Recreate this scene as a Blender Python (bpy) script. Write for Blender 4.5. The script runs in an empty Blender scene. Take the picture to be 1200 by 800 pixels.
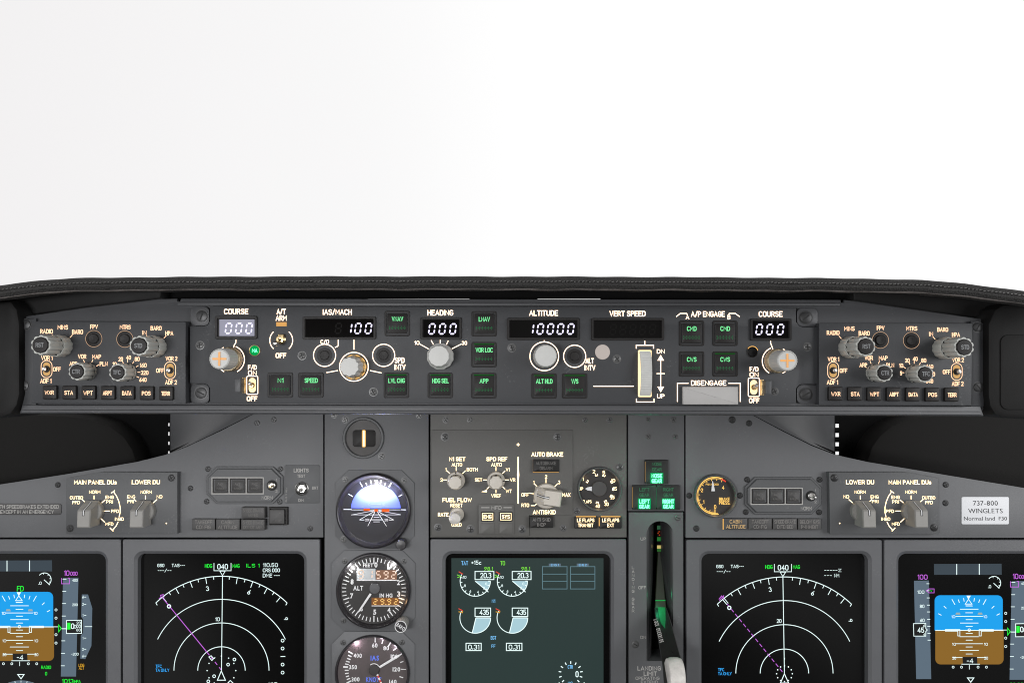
import bpy, bmesh, math, random
from mathutils import Vector, Matrix
random.seed(7)
R = math.radians
C = bpy.context.scene.collection
SC = bpy.context.scene

# ------------------------------------------------------------------ camera
F, U0, V0 = 1000.0, 590.0, 400.0            # focal length and principal point in photo pixels (1200 x 800)
cd = bpy.data.cameras.new('camera'); cam = bpy.data.objects.new('camera', cd); C.objects.link(cam)
cd.sensor_width = 36; cd.lens = 36 * F / 1200; cd.shift_x = (600 - U0) / 1200
cd.clip_start = 0.01; cd.clip_end = 100
cam.rotation_euler = (R(90), 0, 0)
SC.camera = cam
SC.view_settings.view_transform = 'Standard'; SC.view_settings.look = 'None'
SC.view_settings.exposure = 0; SC.view_settings.gamma = 1
SC.cycles.use_denoising = True
SC.cycles.max_bounces = 6
SC.cycles.filter_width = 1.05

# ------------------------------------------------------------------ world: bright blown-out daylight ahead, dim cabin behind
W = bpy.data.worlds.new('World'); SC.world = W; W.use_nodes = True
nt = W.node_tree; nt.nodes.clear()
out = nt.nodes.new('ShaderNodeOutputWorld'); bg = nt.nodes.new('ShaderNodeBackground')
tc = nt.nodes.new('ShaderNodeTexCoord'); sx = nt.nodes.new('ShaderNodeSeparateXYZ')
nt.links.new(tc.outputs['Generated'], sx.inputs[0])
fy = nt.nodes.new('ShaderNodeMapRange'); fy.interpolation_type = 'SMOOTHSTEP'
fy.inputs[1].default_value = -0.05; fy.inputs[2].default_value = 0.45
nt.links.new(sx.outputs['Y'], fy.inputs[0])
fx = nt.nodes.new('ShaderNodeMapRange'); fx.interpolation_type = 'LINEAR'
fx.inputs[1].default_value = -0.60; fx.inputs[2].default_value = 0.075
nt.links.new(sx.outputs['X'], fx.inputs[0])
wm = nt.nodes.new('ShaderNodeMix'); wm.data_type = 'RGBA'
wm.inputs[6].default_value = (0.875, 0.86, 0.865, 1); wm.inputs[7].default_value = (0.985, 0.985, 0.985, 1)
nt.links.new(fx.outputs[0], wm.inputs[0])
nz = nt.nodes.new('ShaderNodeTexNoise'); nz.inputs['Scale'].default_value = 3.0; nz.inputs['Detail'].default_value = 3
nt.links.new(tc.outputs['Generated'], nz.inputs['Vector'])
nr = nt.nodes.new('ShaderNodeMapRange'); nr.inputs[3].default_value = 0.985; nr.inputs[4].default_value = 1.015
nt.links.new(nz.outputs[0], nr.inputs[0])
mu = nt.nodes.new('ShaderNodeMix'); mu.data_type = 'RGBA'; mu.blend_type = 'MULTIPLY'; mu.inputs[0].default_value = 1
nt.links.new(wm.outputs[2], mu.inputs[6]); nt.links.new(nr.outputs[0], mu.inputs[7])
fz = nt.nodes.new('ShaderNodeMapRange'); fz.inputs[1].default_value = -0.5; fz.inputs[2].default_value = 0.7
fz.inputs[3].default_value = 0.05; fz.inputs[4].default_value = 0.30
nt.links.new(sx.outputs['Z'], fz.inputs[0])
nb = nt.nodes.new('ShaderNodeTexNoise'); nb.inputs['Scale'].default_value = 2.2; nb.inputs['Detail'].default_value = 2.5
nt.links.new(tc.outputs['Generated'], nb.inputs['Vector'])
nbr = nt.nodes.new('ShaderNodeMapRange'); nbr.inputs[1].default_value = 0.44; nbr.inputs[2].default_value = 0.62; nbr.inputs[3].default_value = 0.2; nbr.inputs[4].default_value = 3.6
nt.links.new(nb.outputs[0], nbr.inputs[0])
fm = nt.nodes.new('ShaderNodeMath'); fm.operation = 'MULTIPLY'; nt.links.new(fz.outputs[0], fm.inputs[0]); nt.links.new(nbr.outputs[0], fm.inputs[1])
m2 = nt.nodes.new('ShaderNodeMix'); m2.data_type = 'RGBA'
nt.links.new(fy.outputs[0], m2.inputs[0]); nt.links.new(fm.outputs[0], m2.inputs[6]); nt.links.new(mu.outputs[2], m2.inputs[7])
fr_ = nt.nodes.new('ShaderNodeMapRange'); fr_.interpolation_type = 'SMOOTHSTEP'
fr_.inputs[1].default_value = -0.20; fr_.inputs[2].default_value = 0.12; fr_.inputs[3].default_value = 1.0; fr_.inputs[4].default_value = 1.05
nt.links.new(sx.outputs['X'], fr_.inputs[0])
m3 = nt.nodes.new('ShaderNodeMix'); m3.data_type = 'RGBA'; m3.blend_type = 'MULTIPLY'; m3.inputs[0].default_value = 1
nt.links.new(m2.outputs[2], m3.inputs[6]); nt.links.new(fr_.outputs[0], m3.inputs[7])
nt.links.new(m3.outputs[2], bg.inputs[0]); bg.inputs[1].default_value = 1.0
nt.links.new(bg.outputs[0], out.inputs[0])

def area(name, loc, target, sx_, sy_, power, col=(1, 1, 1)):
    l = bpy.data.lights.new(name, 'AREA'); l.shape = 'RECTANGLE'; l.size = sx_; l.size_y = sy_; l.energy = power; l.color = col
    o = bpy.data.objects.new(name, l); C.objects.link(o); o.location = loc
    o.rotation_euler = (Vector(target) - Vector(loc)).to_track_quat('-Z', 'Y').to_euler()
    return o
area('side_window_light', (-1.35, -0.05, 0.10), (-0.2, 0.9, -0.1), 0.8, 0.7, 4.0, (0.98, 0.985, 1.0))
area('side_window_light', (1.35, -0.05, 0.10), (0.35, 0.9, -0.1), 0.8, 0.7, 12.0, (0.98, 0.985, 1.0))
area('front_fill', (-0.52, -0.55, -0.07), (-0.28, 0.93, -0.10), 0.4, 0.14, 10.0, (0.985, 0.985, 1.0))  # added low fill behind the camera, brightens the boards on the left
area('front_fill', (0.05, -0.95, -0.08), (-0.05, 0.9, -0.12), 0.8, 0.14, 2.3, (1.0, 0.985, 0.95))  # second added fill, lifts the centre boards from the front

# ------------------------------------------------------------------ materials
def lin(c):
    return tuple(((x / 255) / 12.92 if x / 255 <= 0.04045 else ((x / 255 + 0.055) / 1.055) ** 2.4) for x in c)
MATS = {}
def mat(name, col, rough=0.5, metal=0.0, spec=0.5, var=0.0, vscale=30, bump=0.0, bscale=900, coat=0.0, btype='noise', wear=0.0):
    m = bpy.data.materials.new(name); m.use_nodes = True; n = m.node_tree; b = n.nodes['Principled BSDF']
    b.inputs['Base Color'].default_value = (*col, 1); b.inputs['Roughness'].default_value = rough
    b.inputs['Metallic'].default_value = metal; b.inputs['Specular IOR Level'].default_value = spec
    b.inputs['Coat Weight'].default_value = coat
    t = n.nodes.new('ShaderNodeTexCoord')
    if var:
        z = n.nodes.new('ShaderNodeTexNoise'); z.inputs['Scale'].default_value = vscale; z.inputs['Detail'].default_value = 6
        z.inputs['Roughness'].default_value = 0.65
        n.links.new(t.outputs['Object'], z.inputs['Vector'])
        r = n.nodes.new('ShaderNodeMapRange'); r.inputs[1].default_value = 0.3; r.inputs[2].default_value = 0.7
        r.inputs[3].default_value = 1 - var; r.inputs[4].default_value = 1 + var
        n.links.new(z.outputs[0], r.inputs[0])
        x = n.nodes.new('ShaderNodeMix'); x.data_type = 'RGBA'; x.blend_type = 'MULTIPLY'; x.inputs[0].default_value = 1
        x.inputs[6].default_value = (*col, 1); n.links.new(r.outputs[0], x.inputs[7])
        n.links.new(x.outputs[2], b.inputs['Base Color'])
        r2 = n.nodes.new('ShaderNodeMapRange'); r2.inputs[3].default_value = max(0.05, rough - 0.1); r2.inputs[4].default_value = min(1, rough + 0.12)
        n.links.new(z.outputs[0], r2.inputs[0]); n.links.new(r2.outputs[0], b.inputs['Roughness'])
    if wear:
        z = n.nodes.new('ShaderNodeTexNoise'); z.inputs['Scale'].default_value = 420; z.inputs['Detail'].default_value = 5
        n.links.new(t.outputs['Object'], z.inputs['Vector'])
        z2 = n.nodes.new('ShaderNodeTexNoise'); z2.inputs['Scale'].default_value = 22; z2.inputs['Detail'].default_value = 3; n.links.new(t.outputs['Object'], z2.inputs['Vector'])
        a_ = n.nodes.new('ShaderNodeMath'); a_.operation = 'MULTIPLY'; n.links.new(z.outputs[0], a_.inputs[0]); n.links.new(z2.outputs[0], a_.inputs[1])
        r = n.nodes.new('ShaderNodeMapRange'); r.inputs[1].default_value = 0.385; r.inputs[2].default_value = 0.44; r.inputs[3].default_value = 0; r.inputs[4].default_value = wear
        n.links.new(a_.outputs[0], r.inputs[0])
        x = n.nodes.new('ShaderNodeMix'); x.data_type = 'RGBA'; src = b.inputs['Base Color'].links[0].from_socket; n.links.new(src, x.inputs[6])
        x.inputs[7].default_value = (.26, .26, .26, 1); n.links.new(r.outputs[0], x.inputs[0]); n.links.new(x.outputs[2], b.inputs['Base Color'])
    if bump:
        if btype == 'voronoi':
            z = n.nodes.new('ShaderNodeTexVoronoi'); z.inputs['Scale'].default_value = bscale
        else:
            z = n.nodes.new('ShaderNodeTexNoise'); z.inputs['Scale'].default_value = bscale; z.inputs['Detail'].default_value = 2
        n.links.new(t.outputs['Object'], z.inputs['Vector'])
        u = n.nodes.new('ShaderNodeBump'); u.inputs['Strength'].default_value = bump; u.inputs['Distance'].default_value = 0.0006 if btype == 'noise' else 0.0010
        n.links.new(z.outputs[0], u.inputs['Height']); n.links.new(u.outputs[0], b.inputs['Normal'])
    MATS[name] = m; return m
def emi(name, rgb, k=1.0, sample=False):
    m = bpy.data.materials.new(name); m.use_nodes = True; n = m.node_tree; n.nodes.clear()
    o = n.nodes.new('ShaderNodeOutputMaterial'); e = n.nodes.new('ShaderNodeEmission')
    e.inputs[0].default_value = (*lin(rgb), 1); e.inputs[1].default_value = k
    n.links.new(e.outputs[0], o.inputs[0])
    if not sample: m.cycles.emission_sampling = 'NONE'
    MATS[name] = m; return m

PANEL = mat('panel_grey', (0.112, 0.114, 0.119), 0.5, var=0.07, vscale=14, bump=0.25, bscale=1400, wear=0.16)
PLATE = mat('plate_grey', (0.085, 0.087, 0.090), 0.5, var=0.06, vscale=25, bump=0.25, bscale=1400, wear=0.16)
OLIVE = mat('plate_warm_grey', (0.098, 0.0955, 0.089), 0.5, var=0.06, vscale=25, bump=0.25, bscale=1400, wear=0.16)
FACE = mat('face_grey', (0.037, 0.0385, 0.042), 0.5, spec=.4, var=0.06, vscale=25, bump=0.25, bscale=1500, wear=0.16)
METAL = mat('sheet_grey', (0.052, 0.053, 0.057), 0.45, var=0.08, vscale=18, bump=0.15, bscale=1400, wear=0.16)
BEZEL = mat('bezel_grey', (0.102, 0.104, 0.110), 0.42, var=0.05, vscale=20, bump=0.2, bscale=1600, wear=0.16)
BLACK = mat('black_plastic', (0.006, 0.0057, 0.0055), 0.6, spec=.25, var=0.15, vscale=40, bump=0.15)
VOID = mat('black_liner', (0.005, 0.005, 0.005), 0.9, spec=.1)
COWL = mat('brown_black_plastic', (0.0100, 0.0093, 0.0086), 0.75, spec=.2, var=0.2, vscale=9, bump=0.2)
LEATHER = mat('leather', (0.028, 0.027, 0.026), 0.75, spec=.3, var=0.22, vscale=220, bump=1.0, bscale=700, btype='voronoi')
THREAD = mat('thread', (0.23, 0.225, 0.22), 0.8, var=0.3, vscale=80)
SCREW = mat('black_screw', (0.035, 0.035, 0.036), 0.4, metal=0.4)
SCREWG = mat('grey_screw', (0.10, 0.10, 0.10), 0.4, metal=0.4)
SLOT = mat('screw_slot', (0.008, 0.008, 0.008), 0.7)
KNOBG = mat('knob_olive_grey', (0.45, 0.455, 0.425), 0.28, var=0.03, vscale=30)
KNOBW = mat('knob_pale_grey', (0.50, 0.50, 0.48), 0.45, var=0.05, vscale=100)
KNOBT = mat('knob_taupe', (0.27, 0.262, 0.245), 0.45, var=0.06, vscale=100)
KNOBI = mat('knob_ivory', (0.56, 0.52, 0.455), 0.45, var=0.06, vscale=100)
CHROME = mat('chrome', (0.55, 0.54, 0.52), 0.3, metal=1.0)
BRASS = mat('brass', (0.62, 0.47, 0.25), 0.3, metal=1.0)
BRASSD = mat('dull_brass', (0.42, 0.34, 0.22), 0.45, metal=0.8, var=0.3, vscale=300)
KEY = mat('key_black', (0.011, 0.0095, 0.009), 0.5, spec=.3, var=0.1, vscale=200, bump=0.2)
TILE = mat('tile_dark', (0.050, 0.048, 0.047), 0.5, var=0.08, vscale=120)
TILEB = mat('tile_black', (0.013, 0.012, 0.0115), 0.5, spec=.3, var=0.08, vscale=120)
GLASS = mat('screen_glass', (0.004, 0.004, 0.004), 0.09, spec=0.5)
WGLASS = mat('smoked_glass', (0.004, 0.0036, 0.0034), 0.08, spec=.12)
DIAL = mat('dial_black', (0.016, 0.014, 0.013), 0.55, var=0.15, vscale=60)
DIALP = mat('dial_dusk', (0.070, 0.055, 0.055), 0.5, var=0.15, vscale=60)
CASE = mat('case_black', (0.02, 0.018, 0.02), 0.3)
CREAM = mat('cream_disc', (0.50, 0.44, 0.40), 0.6)
ORANGE = mat('orange_paint', (0.85, 0.42, 0.14), 0.6)
WHITEP = mat('white_paint', (0.75, 0.75, 0.75), 0.6)
GREYP = mat('grey_print', (0.40, 0.39, 0.37), 0.6)
CAPP = mat('cap_print', (0.17, 0.175, 0.18), 0.5)
DIMP = mat('dim_print', (0.19, 0.18, 0.17), 0.6)
DIMPB = mat('dim_print_dark', (0.125, 0.12, 0.115), 0.6)
BARGREY = mat('bar_grey', (0.42, 0.41, 0.40), 0.8, spec=.15, var=0.03)
PLACW = mat('placard_white', (0.74, 0.75, 0.77), 0.5, var=0.04)
INK = mat('ink', (0.02, 0.02, 0.022), 0.6)
SKYB = mat('sky_paint', (0.13, 0.18, 0.90), 0.6)
SKYD = mat('sky_tick_paint', (0.20, 0.25, 0.55), 0.6)
REDO = emi('red_orange_lit', (255, 110, 50), 0.9)
BLUEP = mat('blue_paint', (0.12, 0.2, 0.85), 0.6)
REDP = mat('red_paint', (0.6, 0.05, 0.04), 0.6)
WHITEK = mat('wheel_white', (0.58, 0.555, 0.52), 0.6, var=0.2, vscale=130)
GREYK = mat('drum_grey', (0.45, 0.47, 0.48), 0.5)
GREEND = mat('green_mark_reflection', (0.01, 0.16, 0.05), 0.4)  # paint of an index mark, also the reflection coloured onto the lever arm
YELP = mat('yellow_paint', (0.6, 0.5, 0.12), 0.5)

LW = emi('lit_warm_white', (255, 222, 192), 2.6, True)
LP = emi('lit_peach', (252, 204, 164), 1.8)
LPD = emi('lit_peach_dim', (206, 170, 140), 0.95)
LC = emi('lit_cream', (255, 226, 176), 2.9)
LCD = emi('lit_cream_dim', (214, 180, 128), 0.9)
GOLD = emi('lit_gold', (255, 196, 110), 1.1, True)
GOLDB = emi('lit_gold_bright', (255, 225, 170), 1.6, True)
AMB = emi('lit_amber', (228, 170, 98), 1.0)
YEL = emi('lit_yellow', (250, 200, 105), 1.5, True)
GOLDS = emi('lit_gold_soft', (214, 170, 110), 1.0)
LCD2 = emi('lit_cream_edge', (190, 150, 90), 0.8)
SEG = emi('lit_segment', (232, 226, 255), 1.5)
SEGO = emi('lit_orange_segment', (255, 205, 125), 1.1)
SEGD = mat('unlit_segment', (0.0055, 0.005, 0.0045), 0.6, spec=.1)
LCDBG = emi('lit_lcd', (158, 158, 174), 1.0)
GT = emi('lit_green_text', (118, 226, 150), 1.3)
GD = emi('lit_green_dim', (48, 100, 66), 1.0)
GL = emi('lit_green_edge', (10, 98, 20), 1.0)
GX = emi('lit_green_bright', (120, 255, 185), 2.4, True)
GB = emi('lit_green_panel', (0, 165, 80), 1.0, True)
GLENS = emi('lit_green_lens', (10, 160, 92), 1.0, True)
GDT = emi('lit_green_faint', (62, 118, 86), 1.0)
SW = emi('screen_white', (222, 242, 240), 1.35)
SWD = emi('screen_white_dim', (160, 178, 178), 1.0)
SG = emi('screen_green', (40, 225, 60), 1.4)
SM = emi('screen_magenta', (205, 110, 230), 1.0)
SB = emi('screen_blue', (52, 160, 235), 1.4)
SSKY = emi('screen_sky', (36, 164, 240), 1.0, True)
SGND = emi('screen_ground', (142, 104, 46), 1.0, True)
STAPE = emi('screen_tape', (96, 112, 126), 1.0)
STAPED = emi('screen_tape_dim', (66, 76, 84), 1.0)
SAMB = emi('screen_amber', (225, 170, 50), 1.0)
SRED = emi('screen_red', (240, 80, 60), 1.0)
SLG = emi('screen_lime', (130, 235, 70), 1.0)
SCY = emi('screen_cyan', (172, 208, 218), 1.0)
SCYD = emi('screen_cyan_dim', (100, 132, 142), 1.0)
SBL = emi('screen_light_blue', (120, 190, 240), 1.3)
SBLK = mat('screen_black', (0.004, 0.004, 0.004), 0.3)
# backlit page of the centre screen, uneven backlight
m = bpy.data.materials.new('screen_page'); m.use_nodes = True; n = m.node_tree; b = n.nodes['Principled BSDF']
b.inputs['Base Color'].default_value = (0.004, 0.004, 0.004, 1); b.inputs['Roughness'].default_value = 0.15
b.inputs['Emission Color'].default_value = (*lin((50, 66, 64)), 1); b.inputs['Emission Strength'].default_value = 0.8
MATS['screen_page'] = m; SPAGE = m

# ------------------------------------------------------------------ planes: where a surface of the cockpit stands
GH = -11.0
class Plane:
    def __init__(s, v, d, tilt):
        s.t = R(tilt); s.O = Vector((0, d, (V0 - v) * d / F))
        s.X = Vector((1, 0, 0)); s.Y = Vector((0, math.sin(s.t), math.cos(s.t))); s.N = Vector((0, -math.cos(s.t), math.sin(s.t)))
    def pq(s, u, v, h=0.0):
        r = Vector(((u - U0) / F, 1, (V0 - v) / F))
        k = (s.O.dot(s.N) + h) / r.dot(s.N)
        P = r * k - s.O
        return P.dot(s.X), P.dot(s.Y), k / F
    def world(s, p, q, h=0): return s.O + s.X * p + s.Y * q + s.N * h
MAIN = Plane(630, 0.925, 4.2)
MCPP = Plane(415, 0.82, 2.0)
HOOD = Plane(335, 0.77, 0)
BACK = Plane(520, 1.08, 0)

class Thing:
    def __init__(s, name, label, cat, plane, u, v, h=0, group=None):
        s.pl = plane; p, q, k = plane.pq(u, v, h * .001); s.o = (p, q)
        e = bpy.data.objects.new(name, None); C.objects.link(e); e.empty_display_size = 0.02
        e.location = plane.world(p, q, 0); e.rotation_euler = (R(90) - plane.t, 0, 0)
        e['label'] = label; e['category'] = cat
        if group: e['group'] = group
        s.e = e
    def B(s, hp=0): return B(s, hp)

# ------------------------------------------------------------------ glyphs of the built-in font as flat outlines
CH = sorted(set('ABCDEFGHIJKLMNOPQRSTUVWXYZ0123456789abcdefghijklmnopqrstuvwxyz-+./:'))
GLY = {}
def make_glyphs():
    tmp = []
    for bold in (0, 1):
        for c in CH:
            cu = bpy.data.curves.new('glyph', 'FONT'); cu.body = c; cu.resolution_u = 3; cu.offset = (0.0, 0.03)[bold]
            o = bpy.data.objects.new('glyph', cu); C.objects.link(o); tmp.append((bold, c, o))
    bpy.context.view_layer.update(); dg = bpy.context.evaluated_depsgraph_get()
    for bold, c, o in tmp:
        me = o.evaluated_get(dg).to_mesh()
        vs = [(v.co.x, v.co.y) for v in me.vertices]; fs = [tuple(p.vertices) for p in me.polygons]
        GLY[(bold, c)] = (vs, fs); o.evaluated_get(dg).to_mesh_clear()
    for bold, c, o in tmp:
        cu = o.data; bpy.data.objects.remove(o); bpy.data.curves.remove(cu)
make_glyphs()
CAP = max(y for x, y in GLY[(0, 'H')][0])


# ------------------------------------------------------------------ engraver's stroke alphabet (width, strokes) in a unit-high cell
def _a(cx, cy, rx, ry, a0, a1, n=7): return [(cx + rx * math.cos(R(a0 + (a1 - a0) * i / n)), cy + ry * math.sin(R(a0 + (a1 - a0) * i / n))) for i in range(n + 1)]
def _o(w, r=.26): return _a(w - r, 1 - r, r, r, 0, 90, 5) + _a(r, 1 - r, r, r, 90, 180, 5) + _a(r, r, r, r, 180, 270, 5) + _a(w - r, r, r, r, 270, 360, 5)
W6 = .60
def _cl(p): return p + [p[0]]
SF = {
 'A': (.64, [[(0, 0), (.32, 1), (.64, 0)], [(.12, .32), (.52, .32)]]),
 'B': (.56, [[(0, 0), (0, 1)] + _a(.32, .77, .22, .23, 90, -90), [(0, .54), (.32, .54)] + _a(.30, .27, .26, .27, 90, -90) + [(0, 0)]]),
 'C': (.56, [_a(.30, .70, .28, .30, 35, 90, 4) + _a(.28, .72, .28, .28, 90, 180, 5) + _a(.28, .28, .28, .28, 180, 270, 5) + _a(.30, .30, .28, .30, 270, 325, 4)]),
 'D': (.58, [[(0, 0), (0, 1), (.24, 1)] + _a(.24, .66, .34, .34, 90, 0, 5) + _a(.24, .34, .34, .34, 0, -90, 5) + [(0, 0)]]),
 'E': (.50, [[(.50, 1), (0, 1), (0, 0), (.50, 0)], [(0, .52), (.42, .52)]]),
 'F': (.48, [[(.48, 1), (0, 1), (0, 0)], [(0, .5), (.40, .5)]]),
 'G': (.58, [_a(.30, .72, .28, .28, 30, 90, 4) + _a(.28, .72, .28, .28, 90, 180, 5) + _a(.28, .28, .28, .28, 180, 270, 5) + _a(.32, .26, .26, .26, 270, 360, 5) + [(.58, .46), (.34, .46)]]),
 'H': (.56, [[(0, 0), (0, 1)], [(.56, 0), (.56, 1)], [(0, .52), (.56, .52)]]),
 'I': (.02, [[(.01, 0), (.01, 1)]]),
 'J': (.44, [[(.44, 1), (.44, .24)] + _a(.22, .24, .22, .24, 0, -180)]),
 'K': (.56, [[(0, 0), (0, 1)], [(.54, 1), (0, .42)], [(.18, .6), (.56, 0)]]),
 'L': (.46, [[(0, 1), (0, 0), (.46, 0)]]),
 'M': (.68, [[(0, 0), (0, 1), (.34, .36), (.68, 1), (.68, 0)]]),
 'N': (.58, [[(0, 0), (0, 1), (.58, 0), (.58, 1)]]),
 'O': (W6, [_cl(_o(W6))]), '0': (.54, [_cl(_o(.54))]),
 'P': (.52, [[(0, 0), (0, 1), (.28, 1)] + _a(.26, .74, .26, .26, 90, -90) + [(0, .48)]]),
 'Q': (W6, [_cl(_o(W6)), [(.36, .24), (.62, -.06)]]),
 'R': (.54, [[(0, 0), (0, 1), (.28, 1)] + _a(.27, .75, .25, .25, 90, -90) + [(0, .5)], [(.28, .5), (.55, 0)]]),
 'S': (.54, [_a(.27, .75, .26, .25, 30, 90, 4) + _a(.26, .76, .25, .24, 90, 250, 8) + _a(.28, .27, .26, .26, 70, -90, 8) + _a(.27, .26, .27, .26, -90, -155, 4)]),
 'T': (.54, [[(0, 1), (.54, 1)], [(.27, 1), (.27, 0)]]),
 'U': (.58, [[(0, 1), (0, .28)] + _a(.29, .28, .29, .28, 180, 360, 8) + [(.58, 1)]]),
 'V': (.62, [[(0, 1), (.31, 0), (.62, 1)]]),
 'W': (.82, [[(0, 1), (.2, 0), (.41, .8), (.62, 0), (.82, 1)]]),
 'X': (.58, [[(0, 0), (.58, 1)], [(0, 1), (.58, 0)]]),
 'Y': (.58, [[(0, 1), (.29, .45), (.58, 1)], [(.29, .45), (.29, 0)]]),
 'Z': (.54, [[(0, 1), (.54, 1), (0, 0), (.54, 0)]]),
 '1': (.16, [[(0, .8), (.16, 1), (.16, 0)]]),
 '2': (.52, [_a(.26, .74, .26, .26, 165, 0, 7) + [(.50, .60), (0, 0), (.52, 0)]]),
 '3': (.52, [_a(.25, .75, .24, .25, 150, -70, 8), _a(.25, .27, .27, .27, 75, -155, 9)]),
 '4': (.56, [[(.42, 0), (.42, 1), (0, .3), (.56, .3)]]),
 '5': (.52, [[(.48, 1), (.06, 1), (.02, .54)] + _a(.25, .31, .27, .31, 110, -150, 9)]),
 '6': (.52, [[(.44, 1), (.06, .46)] + _a(.26, .27, .26, .27, 160, -200, 12)]),
 '7': (.50, [[(0, 1), (.50, 1), (.16, 0)]]),
 '8': (.52, [_cl(_a(.26, .76, .23, .24, 0, 360, 12)), _cl(_a(.26, .26, .26, .26, 0, 360, 12))]),
 '9': (.52, [[(.08, 0), (.46, .54)] + _a(.26, .73, .26, .27, -20, 340, 12)]),
 '-': (.30, [[(0, .48), (.30, .48)]]), '+': (.46, [[(0, .46), (.46, .46)], [(.23, .23), (.23, .69)]]),
 '/': (.40, [[(0, -.05), (.40, 1.05)]]), '.': (.04, [[(.02, 0), (.02, .12)]]),
 'c': (.42, [_a(.24, .32, .24, .32, 50, 310, 9)]), 's': (.36, [_a(.18, .52, .17, .15, 30, 260, 7) + _a(.18, .18, .18, .18, 80, -150, 7)]),
}

def rr(u0, v0, u1, v1, r=0, n=4):
    if r <= 0: return [(u0, v1), (u1, v1), (u1, v0), (u0, v0)]
    P = []
    for cx, cy, a in ((u1 - r, v1 - r, 0), (u1 - r, v0 + r, 1), (u0 + r, v0 + r, 2), (u0 + r, v1 - r, 3)):
        for i in range(n + 1):
            t = -math.pi / 2 + a * math.pi / 2 + i / n * math.pi / 2
            P.append((cx + r * math.cos(t), cy - r * math.sin(t)))
    return P
def circ(u, v, r, n=40): return [(u + r * math.cos(2 * math.pi * i / n), v - r * math.sin(2 * math.pi * i / n)) for i in range(n)]
def arc(u, v, r, a0, a1, n=24):   # degrees, clockwise from twelve o'clock
    return [(u + r * math.sin(R(a0 + (a1 - a0) * i / n)), v - r * math.cos(R(a0 + (a1 - a0) * i / n))) for i in range(n + 1)]
def chamf(u0, v0, u1, v1, c): return [(u0 + c, v1), (u1 - c, v1), (u1, v1 - c), (u1, v0 + c), (u1 - c, v0), (u0 + c, v0), (u0, v0 + c), (u0, v1 - c)]

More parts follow.
